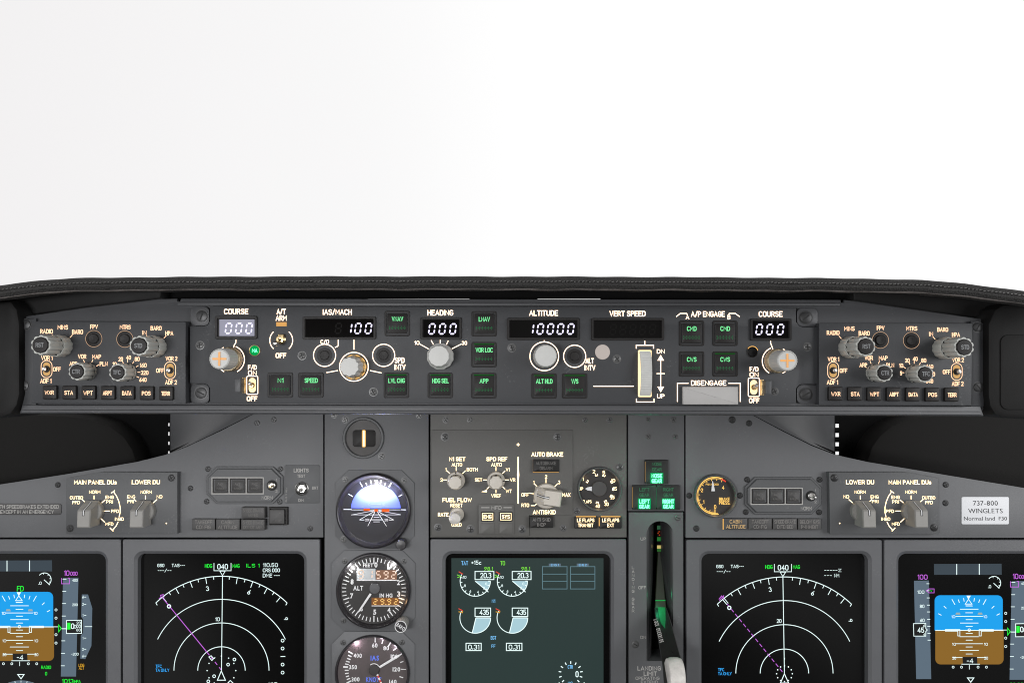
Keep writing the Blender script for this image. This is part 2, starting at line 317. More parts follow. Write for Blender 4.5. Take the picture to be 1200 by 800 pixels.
class B:
    """collects shapes in the thing's own frame (metres); positions are given as photo pixels seen at height hp (mm) over its plane"""
    def __init__(s, th, hp=0): s.th = th; s.pl = th.pl; s.hp = hp; s.bm = bmesh.new()
    def P(s, u, v, hp=None):
        p, q, k = s.pl.pq(u, v, (s.hp if hp is None else hp) * .001); return p - s.th.o[0], q - s.th.o[1]
    def k(s, u, v): return s.pl.pq(u, v, s.hp * .001)[2]
    def V(s, x, y, z): return s.bm.verts.new((x, y, z * .001))
    def Fc(s, vs):
        try: return s.bm.faces.new(vs)
        except ValueError: return None
    def loc(s, pts, hp=None):
        L = [s.P(u, v, hp) for u, v in pts]
        A = sum(L[i - 1][0] * L[i][1] - L[i][0] * L[i - 1][1] for i in range(len(L)))
        return L if A > 0 else L[::-1]
    def inset(s, L, d):
        out = []; n = len(L)
        for i in range(n):
            a, b, c = Vector(L[i - 1]), Vector(L[i]), Vector(L[(i + 1) % n])
            e1 = (b - a); e2 = (c - b)
            if e1.length < 1e-9: e1 = e2
            if e2.length < 1e-9: e2 = e1
            e1 = e1.normalized(); e2 = e2.normalized()
            n1 = Vector((-e1.y, e1.x)); n2 = Vector((-e2.y, e2.x)); m = n1 + n2
            if m.length < 1e-6: m = n1
            m.normalize(); out.append(tuple(b + m * d / max(0.35, m.dot(n1))))
        return out
    def ringf(s, A, Bv):
        n = len(A)
        for i in range(n): s.Fc((A[i - 1], A[i], Bv[i], Bv[i - 1]))
    def prism(s, pts, h0, h1, bev=0.0, hp=None, cap=True):
        L = s.loc(pts, hp); rings = [[s.V(x, y, h0) for x, y in L]]
        if bev > 0:
            rings.append([s.V(x, y, h1 - bev) for x, y in L])
            L1 = s.inset(L, bev * .0003); rings.append([s.V(x, y, h1 - bev * .3) for x, y in L1])
            L2 = s.inset(L, bev * .001); rings.append([s.V(x, y, h1) for x, y in L2])
        else: rings.append([s.V(x, y, h1) for x, y in L])
        for a, b in zip(rings, rings[1:]): s.ringf(a, b)
        if cap: s.Fc(rings[-1])
        return s
    def flat(s, pts, h, hp=None): s.Fc([s.V(x, y, h) for x, y in s.loc(pts, hp)]); return s
    def box(s, u0, v0, u1, v1, h0, h1, r=0, bev=0.4): return s.prism(rr(u0, v0, u1, v1, r), h0, h1, bev)
    def frame(s, outer, inner, h0, h1, bev=0.3, hi=None):
        A, I = s.loc(outer), s.loc(inner); hi = h0 if hi is None else hi
        A1, I1 = s.inset(A, bev * .001), s.inset(I, -bev * .001)
        rs = [[s.V(x, y, h) for x, y in L] for L, h in ((A, h0), (A, h1 - bev), (A1, h1), (I1, h1), (I, h1 - bev), (I, hi))]
        for a, b in zip(rs, rs[1:]): s.ringf(a, b)
        return s
    def lathe(s, u, v, prof, n=32, axis=None, fl=None, h0=0.0, mm=False, hp=None, cap=True):
        """prof: (radius in px, height in mm) from base to tip; fl=(count, depth) flutes it"""
        x, y = s.P(u, v, hp); k = .001 if mm else s.k(u, v)
        z = Vector(axis or (0, 0, 1)).normalized(); a = z.orthogonal().normalized()
        if axis is None: a = Vector((1, 0, 0))
        b = z.cross(a); o = Vector((x, y, h0 * .001)); rings = []
        for r, h in prof:
            ring = []
            for i in range(n):
                t = 2 * math.pi * i / n; q = r * k
                if fl and r > 0: q *= 1 - fl[1] * (0.5 + 0.5 * math.cos(fl[0] * t)) ** (fl[2] if len(fl) > 2 else 1.0)
                ring.append(s.bm.verts.new(o + z * (h * .001) + a * (q * math.cos(t)) + b * (q * math.sin(t))))
            rings.append(ring)
        for A, Bv in zip(rings, rings[1:]): s.ringf(A, Bv)
        if cap: s.Fc(rings[-1])
        return s
    def stroke(s, pts, w, h, closed=False, hp=None):
        L = [Vector(s.P(u, v, hp)) for u, v in pts]; k = s.k(*pts[0]) * w / 2; n = len(L); lo = []; hi = []
        for i in range(n):
            if closed: e1, e2 = L[i] - L[i - 1], L[(i + 1) % n] - L[i]
            else:
                e1 = L[i] - L[i - 1] if i else L[1] - L[0]; e2 = L[i + 1] - L[i] if i < n - 1 else L[i] - L[i - 1]
            e1 = e1.normalized(); e2 = e2.normalized(); n1 = Vector((-e1.y, e1.x)); m = n1 + Vector((-e2.y, e2.x))
            m = m.normalized() if m.length > 1e-6 else n1
            m = m * k / max(0.4, m.dot(n1)); lo.append(s.V(*(L[i] - m), h)); hi.append(s.V(*(L[i] + m), h))
        for i in range(n - (0 if closed else 1)):
            j = (i + 1) % n; s.Fc((lo[i], lo[j], hi[j], hi[i]))
        return s
    def line(s, u0, v0, u1, v1, w, h): return s.stroke([(u0, v0), (u1, v1)], w, h)
    def ring(s, u, v, r, w, h, n=40): return s.stroke(circ(u, v, r, n), w, h, True)
    def text(s, t, u, v, cap, w=None, h=0.2, wt=None, al='c', rot=0, shear=0.0, xs=0.9, gap=None):
        """engraved lettering: uniform strokes of wt x cap"""
        wt = wt or (.135 if s.hp == GH else .145 if cap < 4.6 else .175); gap = gap or .085 + wt; x = 0; items = []; i_ = 1 - wt
        for c in t:
            if c == ' ': x += 0.34; continue
            gw, st = SF[c]; items.append((x, st, wt * cap / 2 * (.70 if c in 'NMWKX' else .9 if c in 'AVRYZ' else 1))); x += gw + gap
        W_ = (x - gap) * cap                                # centre-line width
        f = ((w - wt * cap) / W_) if w and W_ > .3 * cap else xs
        cx, cy = s.P(u, v); k = s.k(u, v); ca, sa = math.cos(R(rot)), math.sin(R(rot))
        off = {'c': -W_ * f / 2, 'l': wt * cap / 2, 'r': -W_ * f - wt * cap / 2}[al]; nz_ = 0
        for dx, st, hw in items:
            for pl in st:
                L = []
                for px, py in pl:
                    Y = (py * i_ + wt / 2 - .5) * cap; q_ = Vector(((px + dx) * cap * f + off + Y * shear, Y))
                    if not L or (q_ - L[-1]).length > 1e-4 * cap: L.append(q_)
                cl = (L[0] - L[-1]).length < 1e-3 * cap
                if cl: L.pop()
                n = len(L); lo = []; hi = []; nz_ += 1; hz = h + .0035 * (nz_ % 5)
                for i in range(n):
                    if cl: e1, e2 = L[i] - L[i - 1], L[(i + 1) % n] - L[i]
                    else: e1 = L[i] - L[i - 1] if i else L[1] - L[0]; e2 = L[i + 1] - L[i] if i < n - 1 else L[i] - L[i - 1]
                    e1 = e1.normalized(); e2 = e2.normalized(); n1 = Vector((-e1.y, e1.x)); m = n1 + Vector((-e2.y, e2.x))
                    m = m.normalized() if m.length > 1e-6 else n1
                    m = m * hw / max(0.5, m.dot(n1)); p = L[i]
                    if not cl and i == 0: p = p - e1 * hw * .9
                    if not cl and i == n - 1: p = p + e2 * hw * .9
                    for q_, out_ in ((p - m, lo), (p + m, hi)):
                        out_.append(s.V(cx + (q_.x * ca - q_.y * sa) * k, cy + (q_.x * sa + q_.y * ca) * k, hz))
                for i in range(n - (0 if cl else 1)):
                    j = (i + 1) % n; s.Fc((lo[i], lo[j], hi[j], hi[i]))
        return s
    def type(s, t, u, v, cap, w=None, h=0.2, bold=1, rot=0, gap=0.10):
        """printed type from the built-in font"""
        sc = cap / CAP; x = 0; items = []
        for c in t:
            if c == ' ': x += 0.32; continue
            vs, fs = GLY[(bold, c)]; a = min(p[0] for p in vs); b = max(p[0] for p in vs)
            items.append((x - a, vs, fs)); x += (b - a) + gap
        W_ = (x - gap) * sc; f = (w / W_) if w else .85
        cx, cy = s.P(u, v); k = s.k(u, v); ca, sa = math.cos(R(rot)), math.sin(R(rot))
        for dx, vs, fs in items:
            nv = []
            for px, py in vs:
                X = ((px + dx) * sc - W_ / 2) * f; Y = py * sc - cap / 2
                nv.append(s.V(cx + (X * ca - Y * sa) * k, cy + (X * sa + Y * ca) * k, h))
            for fc in fs: s.Fc([nv[i] for i in fc])
        return s
    def seg(s, ch, u, v, w, hh, t, h, shear=0.14, on=True):
        S = {'0': 'abcdef', '1': 'bc', '2': 'abged', '3': 'abgcd', '4': 'fgbc', '5': 'afgcd', '6': 'afgedc', '7': 'abc', '8': 'abcdefg', '9': 'abcdfg'}[ch]
        x, y = w / 2, hh / 2; g = t * 0.35
        E = {'a': (-x, y, x, y), 'd': (-x, -y, x, -y), 'g': (-x, 0, x, 0), 'f': (-x, 0, -x, y), 'b': (x, 0, x, y), 'e': (-x, -y, -x, 0), 'c': (x, -y, x, 0)}
        for c in S:
            x0, y0, x1, y1 = E[c]; d = Vector((x1 - x0, y1 - y0)); l = d.length; d /= l; nrm = Vector((-d.y, d.x)) * t / 2
            p0 = Vector((x0, y0)) + d * g; p1 = Vector((x1, y1)) - d * g
            Q = [p0, p0 + d * t * .5 - nrm, p1 - d * t * .5 - nrm, p1, p1 - d * t * .5 + nrm, p0 + d * t * .5 + nrm]
            s.flat([(u + q.x + q.y * shear, v - q.y) for q in Q], h)
        return s
    def grip(s, u, v, prof, w0, w1, ang=0, bev=1.0):
        """a pointer grip: prof (along px, height mm) extruded to width w0 (base) .. w1 (front) px; ang clockwise"""
        cx, cy = s.P(u, v); k = s.k(u, v); ca, sa = math.cos(-R(ang)), math.sin(-R(ang)); hm = max(p[1] for p in prof)
        sides = []
        for sg in (-1, -0.86, 0.86, 1):
            ring = []
            for al, h in prof:
                f = h / hm; wd = (w0 + (w1 - w0) * f) / 2 * (sg if abs(sg) == 1 else sg)
                hh = h - (bev if abs(sg) == 1 and h > hm * .6 else 0)
                ring.append(s.V(cx + (wd * ca - al * sa) * k, cy + (wd * sa + al * ca) * k, hh))
            sides.append(ring)
        for a, b in zip(sides, sides[1:]):
            for i in range(len(a)): s.Fc((a[i - 1], a[i], b[i], b[i - 1]))
        s.Fc(sides[0]); s.Fc(sides[-1]); return s
    def build(s, name, material, parent=None, smooth=True, label=None, kind=None):
        bmesh.ops.recalc_face_normals(s.bm, faces=s.bm.faces)
        me = bpy.data.meshes.new(name); s.bm.to_mesh(me); s.bm.free()
        if smooth:
            for p in me.polygons: p.use_smooth = True
            me.set_sharp_from_angle(angle=R(27))
        me.materials.append(material); o = bpy.data.objects.new(name, me); C.objects.link(o)
        o.parent = parent if parent is not None else s.th.e
        if label: o['label'] = label
        if kind: o['kind'] = kind
        return o
    def build_up(s, name, material, parent=None, gap=None):
        """flat print: keep its faces towards the viewer; marks further apart than gap (m) become parts of their own"""
        bm = s.bm
        for f in bm.faces:
            f.normal_update()
            if f.normal.z < 0: f.normal_flip()
        gap = gap or (.009 if s.hp == GH else .0042)
        bm.verts.index_update(); seen = [-1] * len(bm.verts); boxes = []; bm.verts.ensure_lookup_table()
        for v in bm.verts:
            if seen[v.index] >= 0: continue
            k = len(boxes); st = [v]; seen[v.index] = k; bx = [v.co.x, v.co.y, v.co.x, v.co.y]
            while st:
                q_ = st.pop(); bx = [min(bx[0], q_.co.x), min(bx[1], q_.co.y), max(bx[2], q_.co.x), max(bx[3], q_.co.y)]
                for e in q_.link_edges:
                    o = e.other_vert(q_)
                    if seen[o.index] < 0: seen[o.index] = k; st.append(o)
            boxes.append(bx)
        root = list(range(len(boxes)))
        def find(a):
            while root[a] != a: root[a] = root[root[a]]; a = root[a]
            return a
        for a in range(len(boxes)):
            A = boxes[a]
            for b_ in range(a):
                D = boxes[b_]
                if A[0] - D[2] < gap and D[0] - A[2] < gap and A[1] - D[3] < gap and D[1] - A[3] < gap: root[find(a)] = find(b_)
        groups = {}
        for f in bm.faces: groups.setdefault(find(seen[f.verts[0].index]), []).append(f)
        first = None
        for fs in groups.values():
            vi = {}; vs = []; fl = []
            for f in fs:
                row = []
                for v in f.verts:
                    if v.index not in vi: vi[v.index] = len(vs); vs.append(tuple(v.co))
                    row.append(vi[v.index])
                fl.append(row)
            me = bpy.data.meshes.new(name); me.from_pydata(vs, [], fl); me.materials.append(material)
            o = bpy.data.objects.new(name, me); C.objects.link(o); o.parent = parent if parent is not None else s.th.e
            first = first or o
        bm.free(); return first

def recess_frame(th, u0, v0, u1, v1, r, hfront, bev=0.4): pass
SCREW_ME = {}
def screws(th, L, h=0.0, m=SCREW, hp=None):
    """one little slotted or cross-headed screw per entry (u, v, r, kind, angle), each a part with its slot as a sub-part"""
    for u, v, r, kd, an in L:
        hh = h if hp is None else hp
        b = th.B(hh); b.lathe(u, v, [(r * 1.25, h - .3), (r * 1.25, h + .15), (r, h + .2), (r, h + .9), (r * .8, h + 1.25), (0.01, h + 1.3)], 20, cap=False)
        o = b.build('screw', m)
        d = th.B(hh); a = R(an); c, s_ = math.cos(a), math.sin(a); q = r * .72
        d.stroke([(u - q * c, v + q * s_), (u + q * c, v - q * s_)], r * .24, h + 1.42)
        if kd == '+': d.stroke([(u + q * s_, v + q * c), (u - q * s_, v - q * c)], r * .24, h + 1.46)
        d.build_up('slot', SLOT, o)

def rings(b, seq, cap=True):
    """stack of px outlines (same point count) with heights in mm, skinned"""
    rs = []
    for pts, h in seq: rs.append([b.V(x, y, h) for x, y in b.loc(pts)])
    for a, c in zip(rs, rs[1:]): b.ringf(a, c)
    if cap: b.Fc(rs[-1])
    return b

# ================================================================== glareshield
def lerp_curve(P, u):
    for (a, b), (c, d) in zip(P, P[1:]):
        if u <= c:
            t = (u - a) / (c - a); return b + (d - b) * t
    return P[-1][1]
TOPC = [(-80, 349), (0, 334.5), (20, 331.5), (40, 329.5), (60, 327.8), (85, 326.2), (115, 325.4), (200, 324.6), (300, 324.0), (400, 323.8), (600, 324.0), (750, 324.4), (850, 325),
        (950, 325.8), (1040, 327.0), (1080, 328.2), (1100, 329.6), (1125, 332), (1160, 336), (1200, 341), (1290, 353)]
hood = Thing('glareshield_hood', 'black leather padded hood edge with a pale stitched seam, above all the panels', 'glareshield', HOOD, 590, 333)
b = hood.B(); rows = []
prof = [(-280, 2.0), (-120, 0.6), (-20, -0.4), (1, 0.0), (5, 1.8), (7.2, 4.8), (7.4, 6.6), (6.6, 7.1), (7.9, 8.0), (8.2, 11.0), (5.5, 14.2), (0, 15.6), (-12, 16.0)]
us = [-80 + i * 10 for i in range(138)]
for u in us:
    vt = lerp_curve(TOPC, u) + 0.25 * math.sin(u * .11) + 0.18 * math.sin(u * .043 + 1)
    rows.append([b.V(*b.P(u, vt + dv * (1 + 0.03 * math.sin(u * .07))), h) for h, dv in prof])
for a, c in zip(rows, rows[1:]):
    for i in range(len(prof) - 1): b.Fc((a[i], a[i + 1], c[i + 1], c[i]))
b.build('leather_edge', LEATHER)
b = hood.B(); rnd = random.Random(3)
u = -60
while u < 1270:
    vt = lerp_curve(TOPC, u); dv = 6.3 + rnd.uniform(-.35, .35); ln = rnd.uniform(2.0, 3.0)
    s1 = lerp_curve(TOPC, u + ln) - vt
    for (du_, w) in ((0, .45),):
        x0, y0 = b.P(u, vt + dv + .3); x1, y1 = b.P(u + ln, vt + dv + s1 - .3); k = b.k(u, vt)
        up = w * k; vs = []
        for x, y in ((x0, y0), (x1, y1)):
            for sgn in (-1, 0, 1): vs.append(b.V(x, y + sgn * up, 7.3 + (0.75 if sgn == 0 else 0)))
        b.Fc((vs[0], vs[3], vs[4], vs[1])); b.Fc((vs[1], vs[4], vs[5], vs[2]))
    u += rnd.uniform(4.1, 4.9)
b.build('stitching', THREAD)
b = hood.B(); rows = []
for u in us:
    vt = lerp_curve(TOPC, u) + 0.25 * math.sin(u * .11) + 0.18 * math.sin(u * .043 + 1); x, y = b.P(u, vt + 15.0)
    rows.append([b.V(x, y + .0008 * math.sin(2 * math.pi * i / 8), 3.6 + .8 * math.cos(2 * math.pi * i / 8)) for i in range(8)])
for a, c in zip(rows, rows[1:]):
    for i in range(8): b.Fc((a[i - 1], a[i], c[i], c[i - 1]))
b.build('edge_piping', mat('piping', (0.085, 0.075, 0.07), .6, var=.5, vscale=120))
# liner closing the space behind the hood edge, with two narrow slits where daylight shows
b = hood.B(-95)
def wall(u0, u1, v0, v1):
    n = max(1, int((u1 - u0) / 40))
    for i in range(n):
        a, c = u0 + (u1 - u0) * i / n, u0 + (u1 - u0) * (i + 1) / n
        b.prism([(a, v1), (c, v1), (c, lerp_curve(TOPC, c) + 4), (a, lerp_curve(TOPC, a) + 4)], -99, -95, 0)
SL = [(430, 550), (630, 704)]
prev = -90
for a, c in SL + [(1290, 1290)]:
    wall(prev, a, 322, 358)
    if c > a: wall(a, c, 322, 350.0)
    prev = c
b.build('liner', VOID)

# grey sheet frame carrying the three control panels
fr = Thing('glareshield_mount', 'dark grey sheet metal mount holding the control panels under the leather hood', 'panel mount', MCPP, 590, 420, -7)
b = fr.B(-7)
b.prism([(24, 371.5), (100, 360.5), (187, 350.3), (207, 349.8), (208, 353), (211, 353), (212, 349.8), (985, 351.2), (986, 354.5), (989, 354.5), (990, 351.2), (1060, 361), (1150, 373.6),
         (1153, 478), (1150, 486), (22, 483), (20, 478)], -11, -7, .6)
b.build('back_sheet', METAL)
b = fr.B(0)
b.prism([(25, 474.2), (590, 474.6), (1150, 475.8), (1154, 487.5), (590, 485.8), (22, 484.5)], -30, -1.0, 1.2)
b.build('bottom_lip', METAL)
b = fr.B(2)
b.prism([(26, 480.0), (590, 480.9), (1149, 482.0), (1152, 486.6), (590, 485.2), (24, 484)], -3, 1.6, 1.2)
b.build('bottom_rail', METAL)
b = fr.B(-3); b.prism([(208, 354), (985, 355), (985, 358.5), (208, 357.8)], -9, -3, .5); b.build('top_rail', METAL)

# soft black side housings at both ends
for sg, nm in ((0, 'rounded black end housing beside the four-knob panel near the pale COURSE window'), (1, 'rounded black end housing with a flat cover plate, ending the glareshield')):
    t = Thing('end_housing', nm, 'housing', MCPP, 0 if sg == 0 else 1175, 420, 8)
    b = t.B(6)
    if sg == 0: P_ = [(-90, 352), (12, 352), (20, 362), (23, 380), (23, 462), (20, 475), (12, 486), (0, 490), (-90, 492)]
    else: P_ = [(1270, 356), (1176, 356), (1166, 362), (1158, 380), (1158, 462), (1160, 476), (1166, 486), (1178, 490), (1270, 494)]
    b.prism(P_, -60, 6, 5); b.build('shell', BLACK)
    b = t.B(-20)
    if sg == 0: b.prism([(-90, 358), (0, 342), (60, 336), (190, 334), (188, 349.5), (100, 359.5), (24, 370.5), (-90, 372)], -60, -20, 2)
    else: b.prism([(1270, 360), (1200, 349), (1120, 339), (1000, 336), (1000, 352), (1060, 360.5), (1150, 372.6), (1270, 375)], -60, -20, 2)
    b.build('hood_web', BLACK)
    if sg == 1:
        b = t.B(6.2); b.prism(rr(1172, 392, 1290, 480, 9), 5, 7.2, .8); b.build('cover_plate', BLACK)

# ================================================================== dark recesses under the frame ends
for sg in (0, 1):
    X = (lambda u: u) if sg == 0 else (lambda u: u)
    if sg == 0:
        arcp = [(-90, 484), (40, 484), (79, 486), (105, 489.5), (128, 497), (146, 511), (156, 526), (161, 541), (163, 640), (-90, 640)]
        wallp = [(-90, 455), (194.4, 455), (194.4, 640), (-90, 640)]; hu0, hu1 = 194.4, 199.6
    else:
        arcp = [(1270, 484), (1120, 484), (1077, 487), (1060, 491), (1044, 498), (1030, 510), (1021, 523), (1015, 540), (1013, 640), (1270, 640)]
        wallp = [(984.9, 455), (1270, 455), (1270, 640), (984.9, 640)]; hu0, hu1 = 978.0, 984.9
    t = Thing('air_duct_cowl', ('brown black rounded cowl in the dark recess above the speedbrakes placard', 'brown black rounded cowl in the dark recess above the white placard')[sg], 'cowl', BACK, 60 if sg == 0 else 1120, 520)
    b = t.B(40); b.prism(arcp, 0, 40, 9); b.build('cowl_shell', COWL)
    b = t.B(0); b.prism(wallp, -4, 0, 0); b.build('rear_wall', VOID)
    t2 = Thing('perforated_strip', ('slim black strip with a column of small daylight holes', 'wider black strip with a column of larger daylight holes')[sg], 'strip', BACK, (hu0 + hu1) / 2, 520)
    b = t2.B(0)
    if sg == 0: hs = [(495.5, 499.2), (506.0, 510.4), (517.2, 521.2), (528.4, 531.4)]
    else: hs = [(496.4, 501), (507.2, 512), (518, 522.8), (528.8, 533)]
    w0, w1 = (196.2, 198.8) if sg == 0 else (978.9, 984.0)
    b.box(hu0, 455, w0, 640, -3, .5, 0, 0); b.box(w1, 455, hu1, 640, -3, .5, 0, 0)
    pv = 455
    for a, c in hs + [(640, 640)]:
        b.box(w0, pv, w1, a, -2.8, .3, 0, 0); pv = c
    b.build('strip', VOID)
    # curved grey sheet running back from the panel edge
    E = [(340, 467), (299, 483.4), (260, 503), (222, 521.2), (199.6, 530.4), (199.6, 545)] if sg == 0 else [(838, 467), (881, 485), (917, 504), (951, 521), (978.0, 531.2), (978.0, 545)]
    t3 = Thing('slanted_sheet', ('curved grey sheet running back beside the narrow column of daylight holes', 'curved grey sheet running back beside the wider column of daylight holes')[sg], 'panel', MAIN, 250 if sg == 0 else 925, 505)
    b = t3.B(-1); rows = []
    Mi = t3.e.matrix_basis.copy() if False else None
    rot = Matrix((MAIN.X, MAIN.Y, MAIN.N)).transposed(); org = MAIN.world(t3.o[0], t3.o[1], 0)
    for i in range(25):
        f = i / 24 * (len(E) - 1); j = min(int(f), len(E) - 2); f -= j
        ue, ve = E[j][0] + (E[j + 1][0] - E[j][0]) * f, E[j][1] + (E[j + 1][1] - E[j][1]) * f
        p, q, k = MAIN.pq(ue, ve, -.0035); A = MAIN.world(p, q, -.0035)
        ub = hu1 if sg == 0 else hu0
        p, q, k = BACK.pq(ub, ve, 0); Z = BACK.world(p, q, 0)
        row = []
        for s_ in range(13):
            w = s_ / 12; y = A.y + (Z.y - A.y) * (w ** 1.8); uu = ue + (ub - ue) * w
            x, z = (uu - U0) / F * y, (V0 - ve) / F * y; row.append(b.bm.verts.new(rot.transposed() @ (Vector((x, y, z)) - org)))
        rows.append(row)
    for a, c in zip(rows, rows[1:]):
        for i in range(12): b.Fc((a[i], a[i + 1], c[i + 1], c[i]))
    b.build('sheet', PANEL)

# ================================================================== main panel boards
t = Thing('panel_backing', 'black backing seen only as thin gaps between the grey panel boards', 'backing', MAIN, 590, 700, -14)
b = t.B(-14)
b.prism([(-100, 590), (0, 575), (160, 548), (199.6, 535), (199.6, 528), (222, 518), (260, 500), (299, 480), (325, 466), (755, 466), (755, 900), (-100, 900)], -16, -14, 0)
b.prism([(792, 466), (852, 466), (881, 481), (917, 500.6), (951, 517.6), (978, 528.6), (978, 536), (1020, 550), (1280, 592), (1280, 900), (792, 900)], -16, -14, 0)
b.prism([(755, 470), (792, 470), (792, 606), (755, 606)], -15.9, -13.9, 0)
b.build('backing_sheet', VOID)

def board(name, label, pts, u, v, m=PANEL):
    t = Thing(name, label, 'panel', MAIN, u, v); b = t.B(0); b.prism(pts, -8, 0, .2); b.build('board', m); return t
LB = board('panel_board', 'grey panel board with a swooping upper edge, carrying the LIGHTS switch plate',
           [(-90, 580), (0, 567.4), (77, 555.5), (161, 540.8), (194, 532.6), (220, 522.8), (260, 504), (299, 484), (330, 466), (378.6, 466), (378.6, 629.3), (-90, 629.3)], 200, 590)
RB = board('panel_board', 'grey panel board with a swooping upper edge, carrying the white winglets placard',
           [(803.6, 466), (845, 466), (881.5, 486), (917, 505), (951, 522), (978, 532.4), (1016.7, 541), (1082.7, 552), (1200, 571.4), (1290, 586), (1290, 629.8), (803.6, 629.8)], 980, 590)
CB = board('panel_board', 'narrow grey upright board holding the three round standby instruments', [(380.4, 466), (502.2, 466), (502.2, 860), (380.4, 860)], 440, 600)
MB_ = board('panel_board', 'warm grey centre board around the autobrake plate and flap gauge', [(504.4, 466), (734.2, 466), (734.2, 629.3), (504.4, 629.3)], 620, 520, OLIVE)
GB_ = board('panel_board', 'tall narrow grey board below the green gear lights, behind the gear lever', [(736.2, 466), (801.8, 466), (801.8, 598.5), (736.2, 598.5)], 769, 530, PLATE)
t = GB_; b = t.B(1.5)
b.prism([(736.8, 600), (800.6, 600), (800.9, 860), (736.8, 860)][::-1], -8, 1.5, .5, cap=False)
# slotted plate: quads around the lever slot
SLOTP = rr(757.8, 610.3, 788.9, 774, 15.4, 8); 
SLOTP = [(u, v) if v < 700 else (757.8 if u < 773 else 788.9, 774) for u, v in SLOTP]
def plate_with_hole(b, outer, hole, h0, h1, hd):
    """flat plate with one opening, with the opening's walls"""
    A, I = b.loc(outer), b.loc(hole)
    top = [b.V(x, y, h1) for x, y in A]; ti = [b.V(x, y, h1) for x, y in I]
    es = [b.bm.edges.new((L[i - 1], L[i])) for L in (top, ti) for i in range(len(L))]
    bmesh.ops.triangle_fill(b.bm, use_beauty=True, edges=es)
    bot = [b.V(x, y, h0) for x, y in A]; b.ringf(bot, top)
    bi = [b.V(x, y, hd) for x, y in I]; b.ringf(ti, bi)
b.bm.free(); b = t.B(1.5)
hole = []
for p in SLOTP:
    if not hole or abs(hole[-1][0] - p[0]) + abs(hole[-1][1] - p[1]) > .01: hole.append(p)
if abs(hole[-1][0] - hole[0][0]) + abs(hole[-1][1] - hole[0][1]) < .01: hole.pop()
plate_with_hole(b, [(736.8, 860), (800.9, 860), (800.6, 600), (736.8, 600)], hole, -8, 1.5, -45)
b.build('slot_plate', PLATE)
b = t.B(1.5); b.box(752, 604, 795, 790, -60, -46, 0, 0); b.build('slot_floor', VOID)
b = t.B(1.6)
b.text('UP', 753.8, 631, 3.6, 6.5, 1.75); b.text('OFF', 752.6, 688, 3.6, 9, 1.75); b.text('DN', 753.8, 746.2, 3.6, 6.5, 1.75)
for i, c in enumerate('LANDING GEAR'):
    if c != ' ': b.text(c, 741.9, 664.5 + i * 4.62, 3.4, 3.0 if c != 'I' else .8, 1.75)
b.text('LANDING GEAR', 770.5, 782.5, 5, 47, 1.75); b.text('LIMIT', 762, 788.6, 5, 15.5, 1.75); b.text('OPERATING', 758.8, 794.0, 3.6, 28, 1.75); b.text('EXTEND', 761, 798.6, 3.6, 20, 1.75)
b.build_up('lettering', GREYP)
screws(LB, [(67.9, 567.8, 2.8, '+', 20), (223.5, 571.8, 2.8, '+', 50), (363.6, 618.8, 2.8, '+', 20), (301.5, 495.5, 3, '+', 30), (321.2, 491.5, 3, '+', 70)], 0, SCREW)
screws(CB, [(404.5, 491.5, 3.2, '+', 20), (447.3, 534.5, 3.4, '+', 60), (391.6, 486, 3, '+', 10), (491, 486.5, 3, '+', 40)], 0, SCREWG)
screws(MB_, [(522.4, 492, 3, '+', 35), (550.6, 491.6, 2.8, '+', 15), (685.5, 492, 2.6, '+', 60), (714.4, 492, 3.2, '+', 10), (726.4, 547.2, 3.6, '+', 40), (676.2, 598.3, 3.4, '+', 5), (660, 618.3, 3.4, '+', 50)], 0, SCREWG)
screws(GB_, [(759.4, 491.5, 2.4, '+', 30), (789.3, 491.8, 3.2, '+', 20), (759.6, 511.4, 2.8, '+', 45), (791.5, 511.4, 2.6, '+', 15)], 0, SCREWG)
screws(GB_, [(794.2, 606.2, 3.2, '-', 160), (744.4, 754.4, 3.6, '-', 150)], 1.5, SCREWG)
screws(RB, [(858, 491.6, 3.4, '+', 10), (877.8, 495.7, 3, '+', 80), (816, 618.8, 3, '+', 30), (807.6, 580.4, 2.8, '+', 15), (867, 580.2, 3, '+', 60), (1108.3, 567.5, 3, '+', 20), (1108, 589, 3, '+', 50)], 0, SCREW)

# ================================================================== display units
GH = -11.0
def display(label, out_, chm, low=858, page=None):
    (u0, v0, u1), (a0, a1) = out_, chm
    t = Thing('display_unit', label, 'display', MAIN, (u0 + u1) / 2, (v0 + low) / 2)
    b = t.B(0); n = 6
    rings(b, [(rr(u0, v0, u1, low, 2, n), -10), (rr(u0, v0, u1, low, 2, n), -.6), (rr(u0 + .6, v0 + .6, u1 - .6, low - .6, 2, n), 0),
              (rr(a0, 645.3, a1, low - 14, 11, n), 0), (rr(a0 + 3.4, 648.8, a1 - 3.4, low - 17.4, 9, n), -2.6), (rr(a0 + 3.6, 649, a1 - 3.6, low - 17.6, 9, n), GH - 1)], cap=False)
    b.build('bezel', BEZEL)
    b = t.B(0); b.box(a0 - 4, 640, a1 + 4, low - 10, GH - 4, GH, 0, 0); b.build('screen', page or GLASS); return t
class Sym:
    """screen symbology: one mesh per colour, laid on the glass"""
    def __init__(s, t): s.t = t; s.d = {}
    def __call__(s, m):
        if m not in s.d: s.d[m] = s.t.B(GH)
        return s.d[m]
    def done(s, names):
        for m, b in s.d.items(): b.build_up(names.get(m, 'symbols'), MATS[m])
